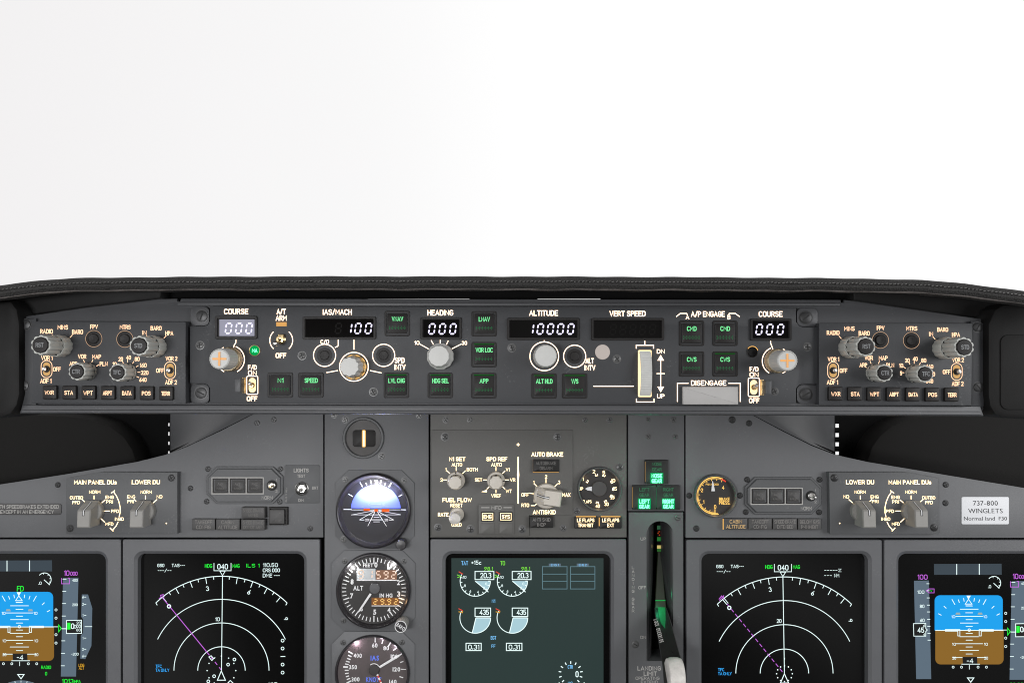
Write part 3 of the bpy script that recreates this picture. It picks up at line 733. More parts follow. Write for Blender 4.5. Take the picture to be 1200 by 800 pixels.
NMS = {'screen_white': 'white_symbols', 'screen_green': 'green_text', 'screen_magenta': 'magenta_course_line', 'screen_blue': 'blue_text', 'screen_sky': 'sky_field',
       'screen_ground': 'ground_field', 'screen_tape': 'tape', 'screen_tape_dim': 'mode_bar', 'screen_amber': 'amber_text', 'screen_red': 'red_marks', 'screen_lime': 'lime_text',
       'screen_cyan': 'gauge_fill', 'screen_cyan_dim': 'status_table', 'screen_light_blue': 'light_blue_text', 'screen_black': 'readout_box', 'screen_white_dim': 'dim_symbols'}
H1, H2, H3, H4 = GH + .15, GH + .3, GH + .45, GH + .6

def nav(t, uc, vt, vc, Rr, us_, right):
    S = Sym(t); w = S('screen_white'); f = Rr / 110.5
    R1, R2, R3 = Rr * .755, Rr * .505, Rr * .252
    ub = us_                                     # apex x
    w.stroke([(uc, vt), (ub, vc)], .8, H1)
    w.stroke(arc(ub, vc, Rr, -44.2, 44.2, 48), .85, H1)
    w.stroke(arc(ub, vc, R1, -64, 64, 48), .8, H1); w.stroke(arc(ub, vc, R2, -90, 90, 48), .8, H1); w.stroke(arc(ub, vc, R3, -90, 90, 40), .8, H1)
    for sg in (-1, 1):
        a = arc(ub, vc, Rr, 44.2 * sg, 44.2 * sg, 1)[0]; w.line(a[0], a[1], a[0] - sg * 2, a[1] + 3.4, .8, H1) if False else w.line(a[0], a[1], a[0] - sg * 1.6, a[1] + 2.6, .8, H1)
    for k in range(-8, 9):
        if k == 0: continue
        a = k * 4.85; L = 7.5 if k % 2 == 0 else 3.6
        p, q = arc(ub, vc, Rr, a, a, 1)[0], arc(ub, vc, Rr - L * f, a, a, 1)[0]; w.line(*p, *q, .75, H1)
    for c, k in (('3', -2), ('6', 4)):
        p = arc(ub, vc, Rr - 13 * f, k * 4.85, 0, 1)[0]; w.text(c, p[0], p[1], 5.4, 3.4, H2, rot=-k * 4.85)
    p = arc(ub, vc, Rr - 13.5 * f, 51.5, 0, 1)[0]; w.text('9', p[0], p[1], 4.4, 3.4, H2, rot=-50)
    # heading box and readouts
    w.stroke([(uc - 10, vt - 15), (uc - 10, vt - 6), (uc + 10, vt - 6), (uc + 10, vt - 15)], .7, H1)
    w.text('040', uc + .2, vt - 10.8, 6.2, 12.5, H2); w.stroke([(uc - 3.2, vt - 5.6), (uc + 3.2, vt - 5.6), (uc, vt - .4)], .7, H1, True)
    g = S('screen_green'); g.text('HDG', uc - 16.4, vt - 11.6, 4.4, 8.6, H1); g.text('MAG', uc + 15.8, vt - 11.6, 4.4, 8.4, H1)
    x0 = 184.5 if not right else 839.5; y0 = vt - 12.2
    w.text('GS0', x0 + 4, y0, 3.8, 8.2, H1); w.text('TAS---', x0 + 24.5, y0, 3.8, 15.5, H1); w.text('---/--', x0 + 8.4, y0 + 6, 3.8, 16, H1)
    bl = S('screen_blue'); xb = 182.4 if not right else 841.4; yb = 780 if not right else 784
    bl.text('TFC', xb, yb, 3.6, 7.2, H1, al='l'); bl.text('TA ONLY', xb, yb + 4.6, 3.6, 16, H1, al='l')
    mg = S('screen_magenta')
    if not right:
        g.text('ILS 1', 296.4, 662.2, 4.2, 15.4, H1)
        for i, s_ in enumerate(('110.50', 'CRS 000', 'DME ---')): w.text(s_, 318.4 - (0.4 if i else 1.4), 661.6 + i * 6.1, 4.4, (17.4, 20, 20)[i], H1)
        w.text('10', 255, 725, 4.4, 5.4, H1)
        mg.line(190.4, 699.6, 245.5, 767, .9, H2); mg.line(247.5, 769.5, 249.6, 772, .9, H2); mg.line(252, 775, 254.6, 778.2, .9, H2); mg.line(257, 781, 259, 784, .9, H2)
        mg.stroke([(186.4, 701), (189, 699), (188.2, 697), (191.4, 696), (190.8, 699.4), (193, 698.4)], .8, H2)
        w.stroke([(245, 769), (247.6, 767.6), (250.4, 771), (248.4, 773.2)], .8, H3, True); w.line(250.4, 771, 252.4, 769.6, .7, H3)
        w.ring(198.2, 709.8, 1.9, 1.1, H3, 14)
        for v, kd in ((750, 0), (759.2, 0), (768.6, 1), (778, 0), (787.4, 0)):
            if kd: w.line(328.8, v, 334.4, v, .8, H1)
            else: w.ring(331.2, v, 1.7, .7, H1, 14)
        rr_, nd = 16.8, 12
        for u, v in ((267.4, 778), (274.8, 772), (251, 791.6), (244.2, 797.6)): w.ring(u, v, 1.6, .8, H2, 14)
        w.stroke([(267.4, 799), (270, 796.6), (273, 799.4), (271, 802)], .8, H2, True)
        w.text('WXR', 320, 800.5, 3.6, 10, H1)
    else:
        w.text('-----Z', 976, 667.8, 3.6, 20, H1); w.text('---', 970.2, 673.8, 3.6, 9, H1); w.text('NM', 980.4, 673.8, 4.2, 6, H1)
        w.text('20', 913, 727, 4.4, 5.6, H1)
        L = math.hypot(918 - 851.5, 788 - 706.5); nD = 14
        for i in range(nD):
            a, c = (i + .1) / nD, (i + .72) / nD; mg.line(851.5 + 66.5 * a, 706.5 + 81.5 * a, 851.5 + 66.5 * c, 706.5 + 81.5 * c, .85, H2)
        w.line(846.4, 701.6, 851.8, 707.8, .8, H2)
        mg.stroke([(842.4, 701.6), (845.6, 697.6), (847.6, 701.2), (848, 697.4), (843, 703)], .8, H2)
        w.ring(854.5, 711.5, 1.9, 1.1, H3, 14); rr_, nd = 9.2, 12
    for i in range(nd):
        a = i * 360 / nd; p = arc(ub, vc + (0 if not right else .4), rr_, a, a, 1)[0]
        w.flat(circ(p[0], p[1], .75 if not right else .8, 8), H2)
    w.stroke([(ub - .1, vc + .4), (ub - 4.7, vc + 11.2), (ub + 4.7, vc + 11.2)], .9, H3, True)
    w.line(ub, vc - 18, ub, vc - 16.4, .9, H3)
    S.done(NMS)

def pfd(t, right):
    S = Sym(t); w = S('screen_white'); k = S('screen_black'); g = S('screen_green'); mg = S('screen_magenta')
    O = (1050, 640) if right else (1050 - 1112.6, 640 - 4.0)
    def q(x, y): return O[0] + x / 5, O[1] + y / 5
    def L(x0, y0, x1, y1, wd=.75, h=H3, b=None): (b or w).line(*q(x0, y0), *q(x1, y1), wd, h)
    d = S('screen_tape_dim'); d.flat([q(222, 102), q(618, 100), q(619, 165), q(223, 165)], H1); L(355, 102, 355, 164, .9, H2); L(487, 101, 487, 164, .9, H2)
    # speed dial
    cx, cy = q(574, 213); w.stroke(arc(cx, cy, 7.8, -50, 140, 24), .75, H1); L(571, 214, 605, 244, .8, H1); w.text('.0', *q(548, 234), 3.6, 3.6, H1)
    for a in (-10, 40, 80, 115):
        p, r_ = arc(cx, cy, 7.8, a, a, 1)[0], arc(cx, cy, 6, a, a, 1)[0]; w.line(*p, *r_, .6, H1)
    # attitude
    a0 = [q(x, y) for x, y in ((225, 490), (625, 490))]
    sky = rr(*q(226, 285), *q(625, 560), 6.2, 6); sky = [(u, min(v, q(0, 490)[1])) for u, v in sky]
    gnd = rr(*q(230, 420), *q(630, 689), 6.2, 6); gnd = [(u, max(v, q(0, 490)[1] + .02)) for u, v in gnd]
    def dd(P_):
        o = []
        for p in P_:
            if not o or abs(o[-1][0] - p[0]) + abs(o[-1][1] - p[1]) > .01: o.append(p)
        return o
    S('screen_sky').flat(dd(sky), H1); S('screen_ground').flat(dd(gnd), H1)
    L(230, 490, 628, 490, .8, H2)
    for y, hw in ((325, 40), (347, 20), (366, 54), (387, 22), (408, 80), (427, 20), (447, 54), (467, 20), (508, 20), (527, 56), (547, 20), (568, 80), (587, 20), (607, 56), (628, 20), (649, 98)):
        if y == 325: continue
        L(428 - hw, y, 428 + hw, y, .7, H2)
    for x in (335, 522): w.text('10', *q(x, 410), 3.2, 4.4, H2)
    for x in (339, 526): w.text('10', *q(x, 571), 3.2, 4.4, H2); w.text('20', *q(x + 1, 652), 3.2, 4.4, H2)
    for x in (362, 492):
        S('screen_white_dim').flat([q(x - 15, 398), q(x + 15, 398), q(x + 10, 386), q(x - 10, 386)], H2)
    for a in (-60, -45, -30, -20, -10, 10, 20, 30, 45, 60):
        cx, cy = q(427, 486); r0 = 33.5 if abs(a) < 40 else 36.5; r1 = r0 + (7.4 if abs(a) == 30 else 4)
        a2 = a * (.98 if abs(a) < 40 else 1.04); p, r_ = arc(cx, cy, r0, a2, a2, 1)[0], arc(cx, cy, r1, a2, a2, 1)[0]; w.line(*p, *r_, .75, H2)
    w.flat([q(412, 287), q(424, 309), q(437, 287)], H2); w.stroke([q(405, 336), q(424, 308), q(444, 336)], .7, H2, True); L(407, 346, 443, 346, .7, H2)
    w.stroke([q(*p) for p in ((288, 485), (373, 485), (373, 522), (361, 522), (361, 494), (288, 494))], .7, H3, True)
    w.stroke([q(*p) for p in ((569, 485), (486, 485), (486, 522), (498, 522), (498, 494), (569, 494))], .7, H3, True)
    w.ring(*q(428, 488), 1.5, .7, H3, 12)
    k.flat([q(388, 645), q(474, 645), q(476, 686), q(390, 686)], H3); w.text('-4', *q(432, 668), 5.4, 7.6, H4)
    L(382, 687, 490, 687, .7, H4)
    # compass rose top
    w.stroke([q(418, 768), q(455, 768), q(437, 793)], .9, H2, True)
    cx, cy = q(437, 1010); S('screen_tape').flat(arc(cx, cy, 41.5, -70, 70, 24), H1)
    for a in range(-30, 31, 10):
        p, r_ = arc(cx, cy, 41.2, a, a, 1)[0], arc(cx, cy, 39, a, a, 1)[0]; w.line(*p, *r_, .6, H2)
    for x in (340, 389, 486, 535): w.ring(*q(x - 6, 705), 1.2, .6, H2, 12)
    L(429, 692, 429, 718, .6, H2)
    # vertical deviation dots
    for y in (390, 438, 535, 584): w.ring(*q(642, y), 1.3, .6, H2, 12)
    tp = S('screen_tape')
    # airspeed tape
    tp.flat([q(105, 200), q(192, 198), q(206, 775), q(118, 775)], H1)
    for y in (217, 258, 300, 342, 382, 425, 466, 507, 547): L(178 + (y - 217) * .02, y, 194 + (y - 217) * .025, y, .7, H2)
    w.text('100', *q(145, 266), 3.8, 8, H2); w.text('80', *q(152, 349), 3.8, 5.4, H2); w.text('60', *q(153, 431), 3.8, 5.4, H2)
    mg.text('100', *q(155, 178), 5.8, 11.6, H2)
    mg.stroke([q(176, 258), q(193, 247), q(222, 247), q(222, 270), q(193, 270)], .7, H3, True); g.text('V', *q(205, 258), 2.6, 3, H3)
    k.flat([q(101, 450), q(173, 449), q(173, 523), q(103, 523)], H3)
    w.stroke([q(101, 450), q(173, 449), q(173, 478), q(182, 487), q(173, 496), q(173, 523), q(103, 523)], .7, H4, True)
    w.text('45', *q(144, 488), 6, 7.8, H4); w.text('6', *q(163, 462), 3, 2.6, H4); w.text('4', *q(163, 514), 3, 2.6, H4)
    # altitude tape (measured on the left screen, offset onto the right one)
    A = (0, 640) if not right else (1111.6, 643.8)
    def z(x, y): return A[0] + x / 5, A[1] + y / 5
    mg.text('10', *z(392, 155), 6.2, 6.4, H2); mg.text('000', *z(434, 158), 4.6, 8.4, H2)
    tp.flat([z(370, 184), z(460, 182), z(446, 760), z(357, 760)], H1)
    for y in (190, 262, 333, 406, 480, 551, 624, 697): w.line(*z(368 - (y - 190) * .02, y), *z(390 - (y - 190) * .02, y), .7, H2)
    for y, s_ in ((197, '400'), (340, '200'), (629, '-200')): w.text(s_, *z(440, y), 3.0, 6.4 if s_[0] != '-' else 8.4, H2)
    mg.stroke([z(362, 184), z(362, 217), z(408, 217), z(408, 184), z(398, 184)], .8, H3)
    g.stroke([z(345, 458), z(360, 478), z(345, 498)], .9, H3, True)
    k.flat([z(391, 432), z(479, 430), z(479, 507), z(391, 508)], H3); w.stroke([z(391, 432), z(479, 430), z(479, 507), z(391, 508)], .8, H4, True)
    g.flat([z(396, 445), z(414, 445), z(414, 484), z(396, 484)], H4); w.text('0', *z(427, 465), 6.4, 3.8, H4); w.text('0', *z(442, 468), 4, 2.8, H4)
    for y, s_ in ((446, '20'), (466, '00'), (487, '80')): w.text(s_, *z(462, y), 3.2, 5.2, H4)
    w.line(*z(366, 480), *z(390, 480), .9, H4); w.line(*z(205, 469), *z(340, 469), .7, H2)
    if not right:
        tp.flat([z(480, 280), z(516, 280), z(541, 360), z(536, 580), z(500, 658), z(471, 655), z(474, 520), z(487, 505), z(487, 425), z(476, 410)], H1)
        for y, s_ in ((295, '6'), (338, '2'), (402, '1'), (535, '1'), (600, '2'), (640, '6')): w.text(s_, *z(487, y), 3, 2, H2); w.line(*z(494, y), *z(506, y), .6, H2)
        w.line(*z(497, 468), *z(540, 468), .7, H2)
        g.text('FD', *z(120, 246), 6.2, 8, H2); g.text('RADIO', *z(271, 706), 3.8, 11.6, H2); g.text('0', *z(271, 743), 4, 2.4, H2)
        S('screen_amber').text('LDG', *z(478, 694), 3.4, 6.6, H2); S('screen_amber').text('ALT', *z(478, 711), 3.4, 6.2, H2)
        g.text('1013', *z(398, 787), 5, 13.6, H2); g.text('HPA', *z(455, 789), 3.6, 7.4, H2)
    else: g.text('29.92', *z(398, 790), 5, 16, H2)
    S.done(NMS)

D1 = display('grey framed attitude screen cut by the photo edge, with green RADIO text', (-92, 631.6, 141.4), (-74, 126.2)); pfd(D1, False)
D2 = display('grey framed map screen with green ILS text and a solid magenta course line', (143.6, 631.6, 374.6), (156.7, 359.4)); nav(D2, 260.8, 674.2, 785, 110.3, 259.6, False)
D4 = display('grey framed map screen with a dashed magenta course line, beside the gear lever', (804.2, 632.2, 1033.6), (819.2, 1021.8)); nav(D4, 917.4, 675.4, 788.3, 112.8, 919.2, True)
D5 = display('grey framed attitude screen with purple 100 above its speed tape, below the white placard', (1036.2, 632.2, 1272), (1050.5, 1254)); pfd(D5, True)
D3 = display('grey framed engine screen with a milky green page and four half round gauges', (504.2, 631.4, 734.0), (518.2, 719.6))
b = D3.B(GH + .1); b.flat(rr(529, 653.6, 707.2, 846), GH + .1); b.build_up('page', SPAGE)
S = Sym(D3); w = S('screen_white'); O = (500, 620)
def q(x, y): return O[0] + x / 4.444, O[1] + y / 4.444
S('screen_light_blue').text('TAT', *q(198, 175), 4.6, 8, H2); w.text('+15c', *q(258, 172), 4.8, 12, H2); S('screen_lime').text('TO', *q(396, 175), 4.8, 5.6, H2)
for dx in (0, 193.5):
    S('screen_lime').text('98.1', *q(322 + dx, 204), 4.2, 10.2, H2)
    cx, cy = q(253 + dx, 268)
    w.stroke(arc(cx, cy, 17.7, 90, 296, 40), .85, H2)
    S('screen_cyan').flat([(cx, cy)] + arc(cx, cy, 17.2, 90, 128, 12), H1)
    w.line(cx, cy, cx + 15.4, cy + 12.8, .9, H3)
    for i, a in enumerate((90, 108, 126, 146, 165, 184, 204, 224, 244, 264, 284)):
        p, r_ = arc(cx, cy, 17.7, a, 0, 1)[0], arc(cx, cy, 15.2, a, 0, 1)[0]; w.line(*p, *r_, .8, H2)
    for a, s_ in ((104, '0'), (128, '2'), (166, '4'), (206, '6'), (246, '8'), (290, '10')):
        p = arc(cx, cy, 13.2, a, 0, 1)[0]; w.text(s_, p[0], p[1], 3, 2 if len(s_) < 2 else 4, H2)
    u0, v0 = q(252 + dx, 218); u1, v1 = q(350 + dx, 260); w.stroke([(u0, v0), (u1, v0), (u1, v1), (u0, v1)], .9, H3, True)
    w.text('20.3', *q(308 + dx, 239), 6.2, 13, H3)
    S('screen_red').line(*q(167 + dx, 219), *q(189 + dx, 232), .95, H3); S('screen_lime').stroke([q(158 + dx, 235), q(178 + dx, 243), q(160 + dx, 250)], .8, H3)
    cx, cy = q(253 + dx, 459)
    w.stroke(arc(cx, cy, 18, 90, 296, 40), .85, H2)
    S('screen_cyan').flat([(cx + .8, cy)] + arc(cx, cy, 17.6, 90, 191, 24), H1); w.line(cx + .8, cy, *q(238 + dx, 536), .9, H3); w.line(cx + .8, cy, *q(332 + dx, 459), .9, H3)
    u0, v0 = q(252 + dx, 408); u1, v1 = q(333 + dx, 452); w.stroke([(u0, v0), (u1, v0), (u1, v1), (u0, v1)], .9, H3, True)
    w.text('435', *q(300 + dx, 430), 6.2, 11, H3)
    S('screen_red').line(*q(166 + dx, 411), *q(188 + dx, 422), .95, H3); S('screen_amber').stroke([q(188 + dx, 424), q(186 + dx, 432), q(166 + dx, 427)], .95, H3)
    u0, v0 = q((205 if dx == 0 else 415), 591); u1, v1 = q((284 if dx == 0 else 496), 629); w.stroke([(u0, v0), (u1, v0), (u1, v1), (u0, v1)], .9, H3, True)
    w.text('0.31', *q(245 if dx == 0 else 456, 611), 5.6, 13, H3)
    a, c = (603, 731) if dx == 0 else (749, 876); T = S('screen_cyan_dim')
    T.stroke([q(a, 193), q(c, 193), q(c, 309), q(a, 309)], .8, H1, True)
    for y in (232, 270): T.line(*q(a, y), *q(c, y), .7, H1)
    m_ = (a + c) / 2; S('screen_tape').flat([q(m_ - 31, 191), q(m_ + 31, 191), q(m_ + 31, 177), q(m_ - 31, 177)], H1)
    S('screen_light_blue').text('ENG 1' if dx == 0 else 'ENG 2', *q(m_, 184), 2.6, 9, H2)
S('screen_light_blue').text('N1', *q(348, 372), 4.2, 4, H2); S('screen_light_blue').text('EGT', *q(348, 563), 4, 6.4, H2); S('screen_light_blue').text('FF', *q(348, 606), 3.6, 4.6, H2)
cx, cy = q(750, 748)
for a in range(-135, 136, 27):
    p, r_ = arc(cx, cy, 14.2, a, 0, 1)[0], arc(cx, cy, 11.2, a, 0, 1)[0]; w.line(*p, *r_, 1.1, H2)
w.text('0', *q(783, 752), 7, 3.6, H2); S('screen_light_blue').text('CTR', *q(748, 714), 4, 6, H2); S('screen_light_blue').text('KG', *q(748, 800), 4, 5.6, H2)
for x0 in (690, 820):
    for a in (-40, -20, 0, 20, 40):
        cx2, cy2 = q(x0, 858); p, r_ = arc(cx2, cy2, 14.2, a, 0, 1)[0], arc(cx2, cy2, 11.4, a, 0, 1)[0]; w.line(*p, *r_, 1.1, H2)
S.done(NMS)

# ================================================================== autopilot control panel
MC = Thing('autopilot_panel', 'long grey autopilot panel with lit course, heading and altitude windows', 'control panel', MCPP, 590, 416)
b = MC.B(0)
b.prism([(246, 358.8), (933, 360.4), (933, 377), (936.5, 381.5), (941, 383.2), (959, 383.4), (959, 449.5), (941, 449.5), (936.5, 451), (933, 455), (933, 472.8), (246, 472.6), (246, 454.5),
         (243, 450.8), (238.5, 449), (222.4, 448.8), (222.4, 382.4), (238.5, 382.2), (243.5, 380.5), (246, 376)], -8, 0, .5)
b.build('faceplate', FACE)
for (u0, v0, u1, v1) in ((223.2, 359, 245.2, 381.6), (223.2, 449.8, 245.2, 472.8), (934, 360.6, 958.4, 382.4), (934, 450.6, 958.4, 473)):
    b = MC.B(-3.5); b.prism(rr(u0, v0, u1, v1, 6), -10, -3.5, .6); b.build('corner_plate', METAL)
screws(MC, [(235.2, 370.2, 6.6, '-', 70), (234.2, 460.3, 6.6, '-', -25), (945.6, 371.8, 6.6, '-', 40), (945.6, 462, 6.6, '-', 30)], -3.4, SCREW, 0)
screws(MC, [(234.4, 404.6, 4.2, '+', 10), (354, 416.6, 4.2, '+', 20), (437.6, 459.2, 4.2, '+', 30), (599.8, 407.5, 4.2, '+', 15), (722.9, 420.5, 4.2, '+', 40), (907.8, 458.4, 4, '+', 25), (946, 406.3, 4.2, '+', 5)], 0, SCREWG)
t = MC; Lw = t.B(0)
for s_, u, v, c, w in (('COURSE', 276.8, 364.9, 6.6, 28.5), ('A/T', 329.6, 365, 6.6, 11), ('ARM', 329.6, 372.6, 6.6, 13.2), ('OFF', 329.3, 416.4, 6, 12.6), ('IAS/MACH', 395.3, 365.6, 6.6, 34.2),
                       ('C/O', 380.6, 400.4, 5, 10), ('SPD', 468.4, 422, 6.6, 11.8), ('INTV', 468.8, 430, 6.6, 13.2), ('HEADING', 516, 366.4, 6.6, 30.4), ('ALTITUDE', 637, 366.8, 6.6, 34),
                       ('10', 488.6, 401.6, 4.6, 6), ('30', 544.2, 401.8, 4.6, 6.4), ('VERT SPEED', 735.4, 367.4, 6.6, 42.6), ('ALT', 691, 422.7, 6.4, 10), ('INTV', 691.3, 430.8, 6.4, 13),
                       ('DN', 774.3, 411.6, 5.2, 9.4), ('UP', 774.4, 464.0, 5.2, 8.8), ('A/P ENGAGE', 829.5, 367.9, 6.6, 39.8), ('DISENGAGE', 830.4, 448.6, 6.2, 41.4), ('COURSE', 903, 367.9, 6.6, 28),
                       ('F/D', 295.8, 430.3, 5.6, 10.4), ('ON', 295.8, 436.9, 5.6, 10.2), ('OFF', 295.5, 466.9, 5.8, 12.6), ('F/D', 883.6, 432.4, 5.6, 10.4), ('ON', 883.6, 438.8, 5.6, 10.6), ('OFF', 883.8, 469.2, 5.8, 12.4),
                       ('A', 805.6, 371.6, 5.2, 4.4), ('B', 854.2, 371.6, 5.2, 3.6)):
    Lw.text(s_, u, v, c, w, .2)
h = .2
Lw.stroke([(276.6, 398), (276.4, 401.5), (274.6, 404), (273.8, 407)], 1.1, h)
Lw.stroke(arc(270.3, 421, 16.2, 22, 152, 20), 1.1, h); Lw.stroke(arc(270.3, 421, 16.2, -30, -50, 6), 1.1, h); Lw.stroke(arc(270.3, 421, 16.2, -130, -152, 6), 1.1, h)
Lw.stroke(arc(329.6, 398.6, 13.4, 42, 138, 14), 1.1, h); Lw.stroke(arc(329.6, 398.6, 13.4, -42, -138, 14), 1.1, h)
Lw.stroke([(396.4, 398), (396.4, 404.6), (395.4, 405.8), (392.6, 407)], 1.1, h); Lw.line(414.8, 398, 414.8, 409.6, 1.15, h)
Lw.line(382.6, 436.4, 396, 434, 1.1, h); Lw.line(433.6, 434, 447.2, 436.8, 1.1, h)
Lw.ring(380.4, 416.2, 13, 1.1, h, 48); Lw.ring(449.6, 416.2, 13, 1.1, h, 48); Lw.ring(414.8, 429.6, 16.8, 1.15, h, 56)
Lw.ring(637.8, 417.3, 16.8, 1.15, h, 56); Lw.ring(673.4, 417.3, 13, 1.1, h, 48); Lw.line(637.8, 398.6, 637.8, 400.8, 1.1, h)
for p in ((491.6, 402.8, 502.4, 408.8), (505.2, 398.6, 508, 403.4), (515.9, 398.2, 515.9, 403), (525.4, 399, 523.2, 403.6), (529.6, 408.6, 541, 402.8)): Lw.line(*p, 1.0, h)
Lw.line(695.3, 452.3, 742.7, 452.3, 1.15, h)
Lw.stroke([(745.6, 408.4), (745.6, 404.4), (765.8, 404.4), (765.8, 408.4)], 1.15, h); Lw.line(755.6, 399.2, 755.6, 404.2, 1.1, h)
Lw.stroke([(745.8, 466.8), (745.8, 470.8), (766.4, 470.8), (766.4, 466.8)], 1.15, h)
Lw.line(774.2, 420, 774.2, 455, 1.1, h); Lw.line(769.4, 437.6, 779, 437.6, 1.1, h)
Lw.flat([(770.2, 422.4), (778.2, 422.4), (774.2, 415.6)], h + .05); Lw.flat([(770.2, 452.8), (778.2, 452.8), (774.2, 459.6)], h + .05)
Lw.stroke([(792.4, 371), (797.2, 367.2), (804.6, 367.2), (805.4, 369)], 1.1, h); Lw.stroke([(853.8, 369), (854.6, 367.2), (861.6, 367.2), (866.8, 371)], 1.1, h)
Lw.stroke([(793.8, 470.6), (793.8, 448.9), (806.8, 448.9)], 1.1, h); Lw.stroke([(853.4, 448.9), (867.4, 448.9), (867.4, 470.6)], 1.1, h)
Lw.stroke(rr(289.2, 440.6, 302.2, 461.8, 1.5, 3), 1.0, h, True); Lw.stroke(rr(876.8, 442.8, 889.8, 464.4, 1.5, 3), 1.0, h, True)
Lw.stroke(arc(909.4, 422.8, 16.2, -22, -150, 20), 1.1, h); Lw.stroke(arc(909.4, 422.8, 16.2, 30, 50, 6), 1.1, h); Lw.stroke(arc(909.4, 422.8, 16.2, 130, 152, 6), 1.1, h)
Lw.stroke([(903, 399.4), (903, 402), (904.2, 405), (905.6, 409)], 1.1, h)
Lw.build_up('backlit_lettering', LW)
b = t.B(0); b.flat(rr(323.8, 377.4, 336, 382.2), .25); b.build_up('amber_lamp', AMB)

def window(t, u0, v0, u1, v1, digits, v, sz, lit=False, ghost=None, g0=None):
    b = t.B(0)
    rings(b, [(rr(u0, v0, u1, v1, 2.2), -1), (rr(u0, v0, u1, v1, 2.2), 1.2), (rr(u0 + .4, v0 + .4, u1 - .4, v1 - .4, 2), 1.8), (rr(u0 + 2.6, v0 + 2.6, u1 - 2.6, v1 - 2.6, 1), 1.8),
              (rr(u0 + 3.6, v0 + 3.4, u1 - 3.6, v1 - 3.4, .8), .1)], cap=False)
    f = b.build('display_window', KEY)
    g = g0 or (u0 + 3.2, v0 + 3, u1 - 3.2, v1 - 3)
    b = t.B(0); b.flat(rr(u0 + 2.8, v0 + 2.8, u1 - 2.8, v1 - 2.8), .12); b.build_up('glass', WGLASS if not lit else TILEB, f)
    if lit:
        b = t.B(0); b.flat(rr(*g), .24); b.build_up('lit_screen', LCDBG, f)
    b = t.B(0)
    for c, u in digits: b.seg(c, u, v, sz[0], sz[1], 1.75, .4)
    if digits: b.build_up('digits', SEG, f)
    if ghost:
        b = t.B(0)
        for u in ghost: b.seg('8', u, v, sz[0], sz[1], 1.5, .3)
        b.build_up('unlit_digits', SEGD, f)
    return f
SZ = (6.3, 11.6)
window(t, 252.3, 370.2, 301.8, 397.2, [('0', 268), ('0', 280), ('0', 292)], 384.6, SZ, True, g0=(257.2, 374.2, 299, 393.6))
window(t, 354.8, 371, 440.8, 397.8, [('1', 408.6), ('0', 419.6), ('0', 431.8)], 384.7, SZ, ghost=(396.6,))
window(t, 492.6, 371.8, 541.2, 397.8, [('0', 506.2), ('0', 518.4), ('0', 530.8)], 385.3, SZ)
window(t, 594, 372.4, 679.2, 398.4, [('1', 621.6), ('0', 633.2), ('0', 645), ('0', 656.8), ('0', 668.8)], 385.4, SZ)
window(t, 692.6, 372.6, 778, 398.8, [], 386, SZ, ghost=(718.5, 730, 741.5, 753, 764.5))
window(t, 878.6, 373.2, 927.2, 399, [('0', 889.6), ('0', 901.8), ('0', 914.4)], 386, SZ)

def button(t, u, v, s_, edge=False, w=None, s2=29.6):
    b = t.B(0); hf = s2 / 2
    rings(b, [(rr(u - hf, v - hf, u + hf, v + hf, 2.4), -1), (rr(u - hf, v - hf, u + hf, v + hf, 2.4), .4), (rr(u - hf + .5, v - hf + .5, u + hf - .5, v + hf - .5, 2), .8),
              (rr(u - hf + 2, v - hf + 2, u + hf - 2, v + hf - 2, 1.6), .8), (rr(u - hf + 2.2, v - hf + 2.2, u + hf - 2.2, v + hf - 2.2, 1.4), -2)], cap=False)
    f = b.build('push_button', KEY)
    k = hf - 3
    b = t.B(0); b.prism(rr(u - k, v - k, u + k, v + k, 1.6), -2, 1.2, .5); b.build('cap', KEY, f)
    b = t.B(1.2); b.text(s_, u + .2, v - 5.4, 5.6, w or min(21, 4.4 * len(s_)), 1.35); b.build_up('legend', GT, f)
    b = t.B(1.2)
    for i in range(11):
        for j in range(3):
            if (i + j) % 2 == 0 or j == 1: b.flat(rr(u - 9.9 + i * 1.8 + (.4 if j == 1 else 0), v + 3 + j * 1.45, u - 9.9 + i * 1.8 + 1.2 + (.4 if j == 1 else 0), v + 3 + j * 1.45 + 1.0), 1.3)
    b.build_up('light_bar', GD, f)
    if edge:
        b = t.B(.9); b.line(u - hf + 3, v - hf + 2.6, u + hf - 3, v - hf + 2.6, .9, 1.0); b.build_up('edge_light', GL, f)
for u, v, s_, e, w in ((328.6, 451, 'N1', 0, 7), (364.5, 451, 'SPEED', 0, 15.6), (465.6, 379, 'VNAV', 0, 13.6), (464.6, 451.2, 'LVL CHG', 1, 19.6), (516, 451.4, 'HDG SEL', 1, 19.6), (567.4, 379.4, 'LNAV', 0, 13.4),
                       (567.2, 415.4, 'VOR LOC', 1, 20.4), (567, 451.6, 'APP', 1, 10.6), (637.6, 452, 'ALT HLD', 1, 19.6), (673.4, 452, 'V/S', 1, 8.4),
                       (810.4, 390.4, 'CMD', 0, 11.4), (849.6, 390.4, 'CMD', 0, 11.4), (810.4, 426.4, 'CWS', 0, 11.4), (849.6, 426.4, 'CWS', 1, 11.4)):
    button(t, u, v, s_, bool(e), w)

def round_hole(t, u, v, r, cap=True):
    b = t.B(0); b.lathe(u, v, [(r + .2, .1), (r, .22), (r * .64, .22), (r * .64, .9), (r * .56, 1.2), (0.01, 1.0)], 36, cap=False); b.build('recessed_button', KEY)
for u, v in ((380.4, 416.2), (449.6, 416.2), (673.4, 417.3)): round_hole(t, u, v, 8.6)
b = t.B(0); b.lathe(706, 412.4, [(8.8, .0), (8.8, .4), (8.4, .6), (0.01, .6)], 36, cap=False); b.build('cream_disc', CREAM)
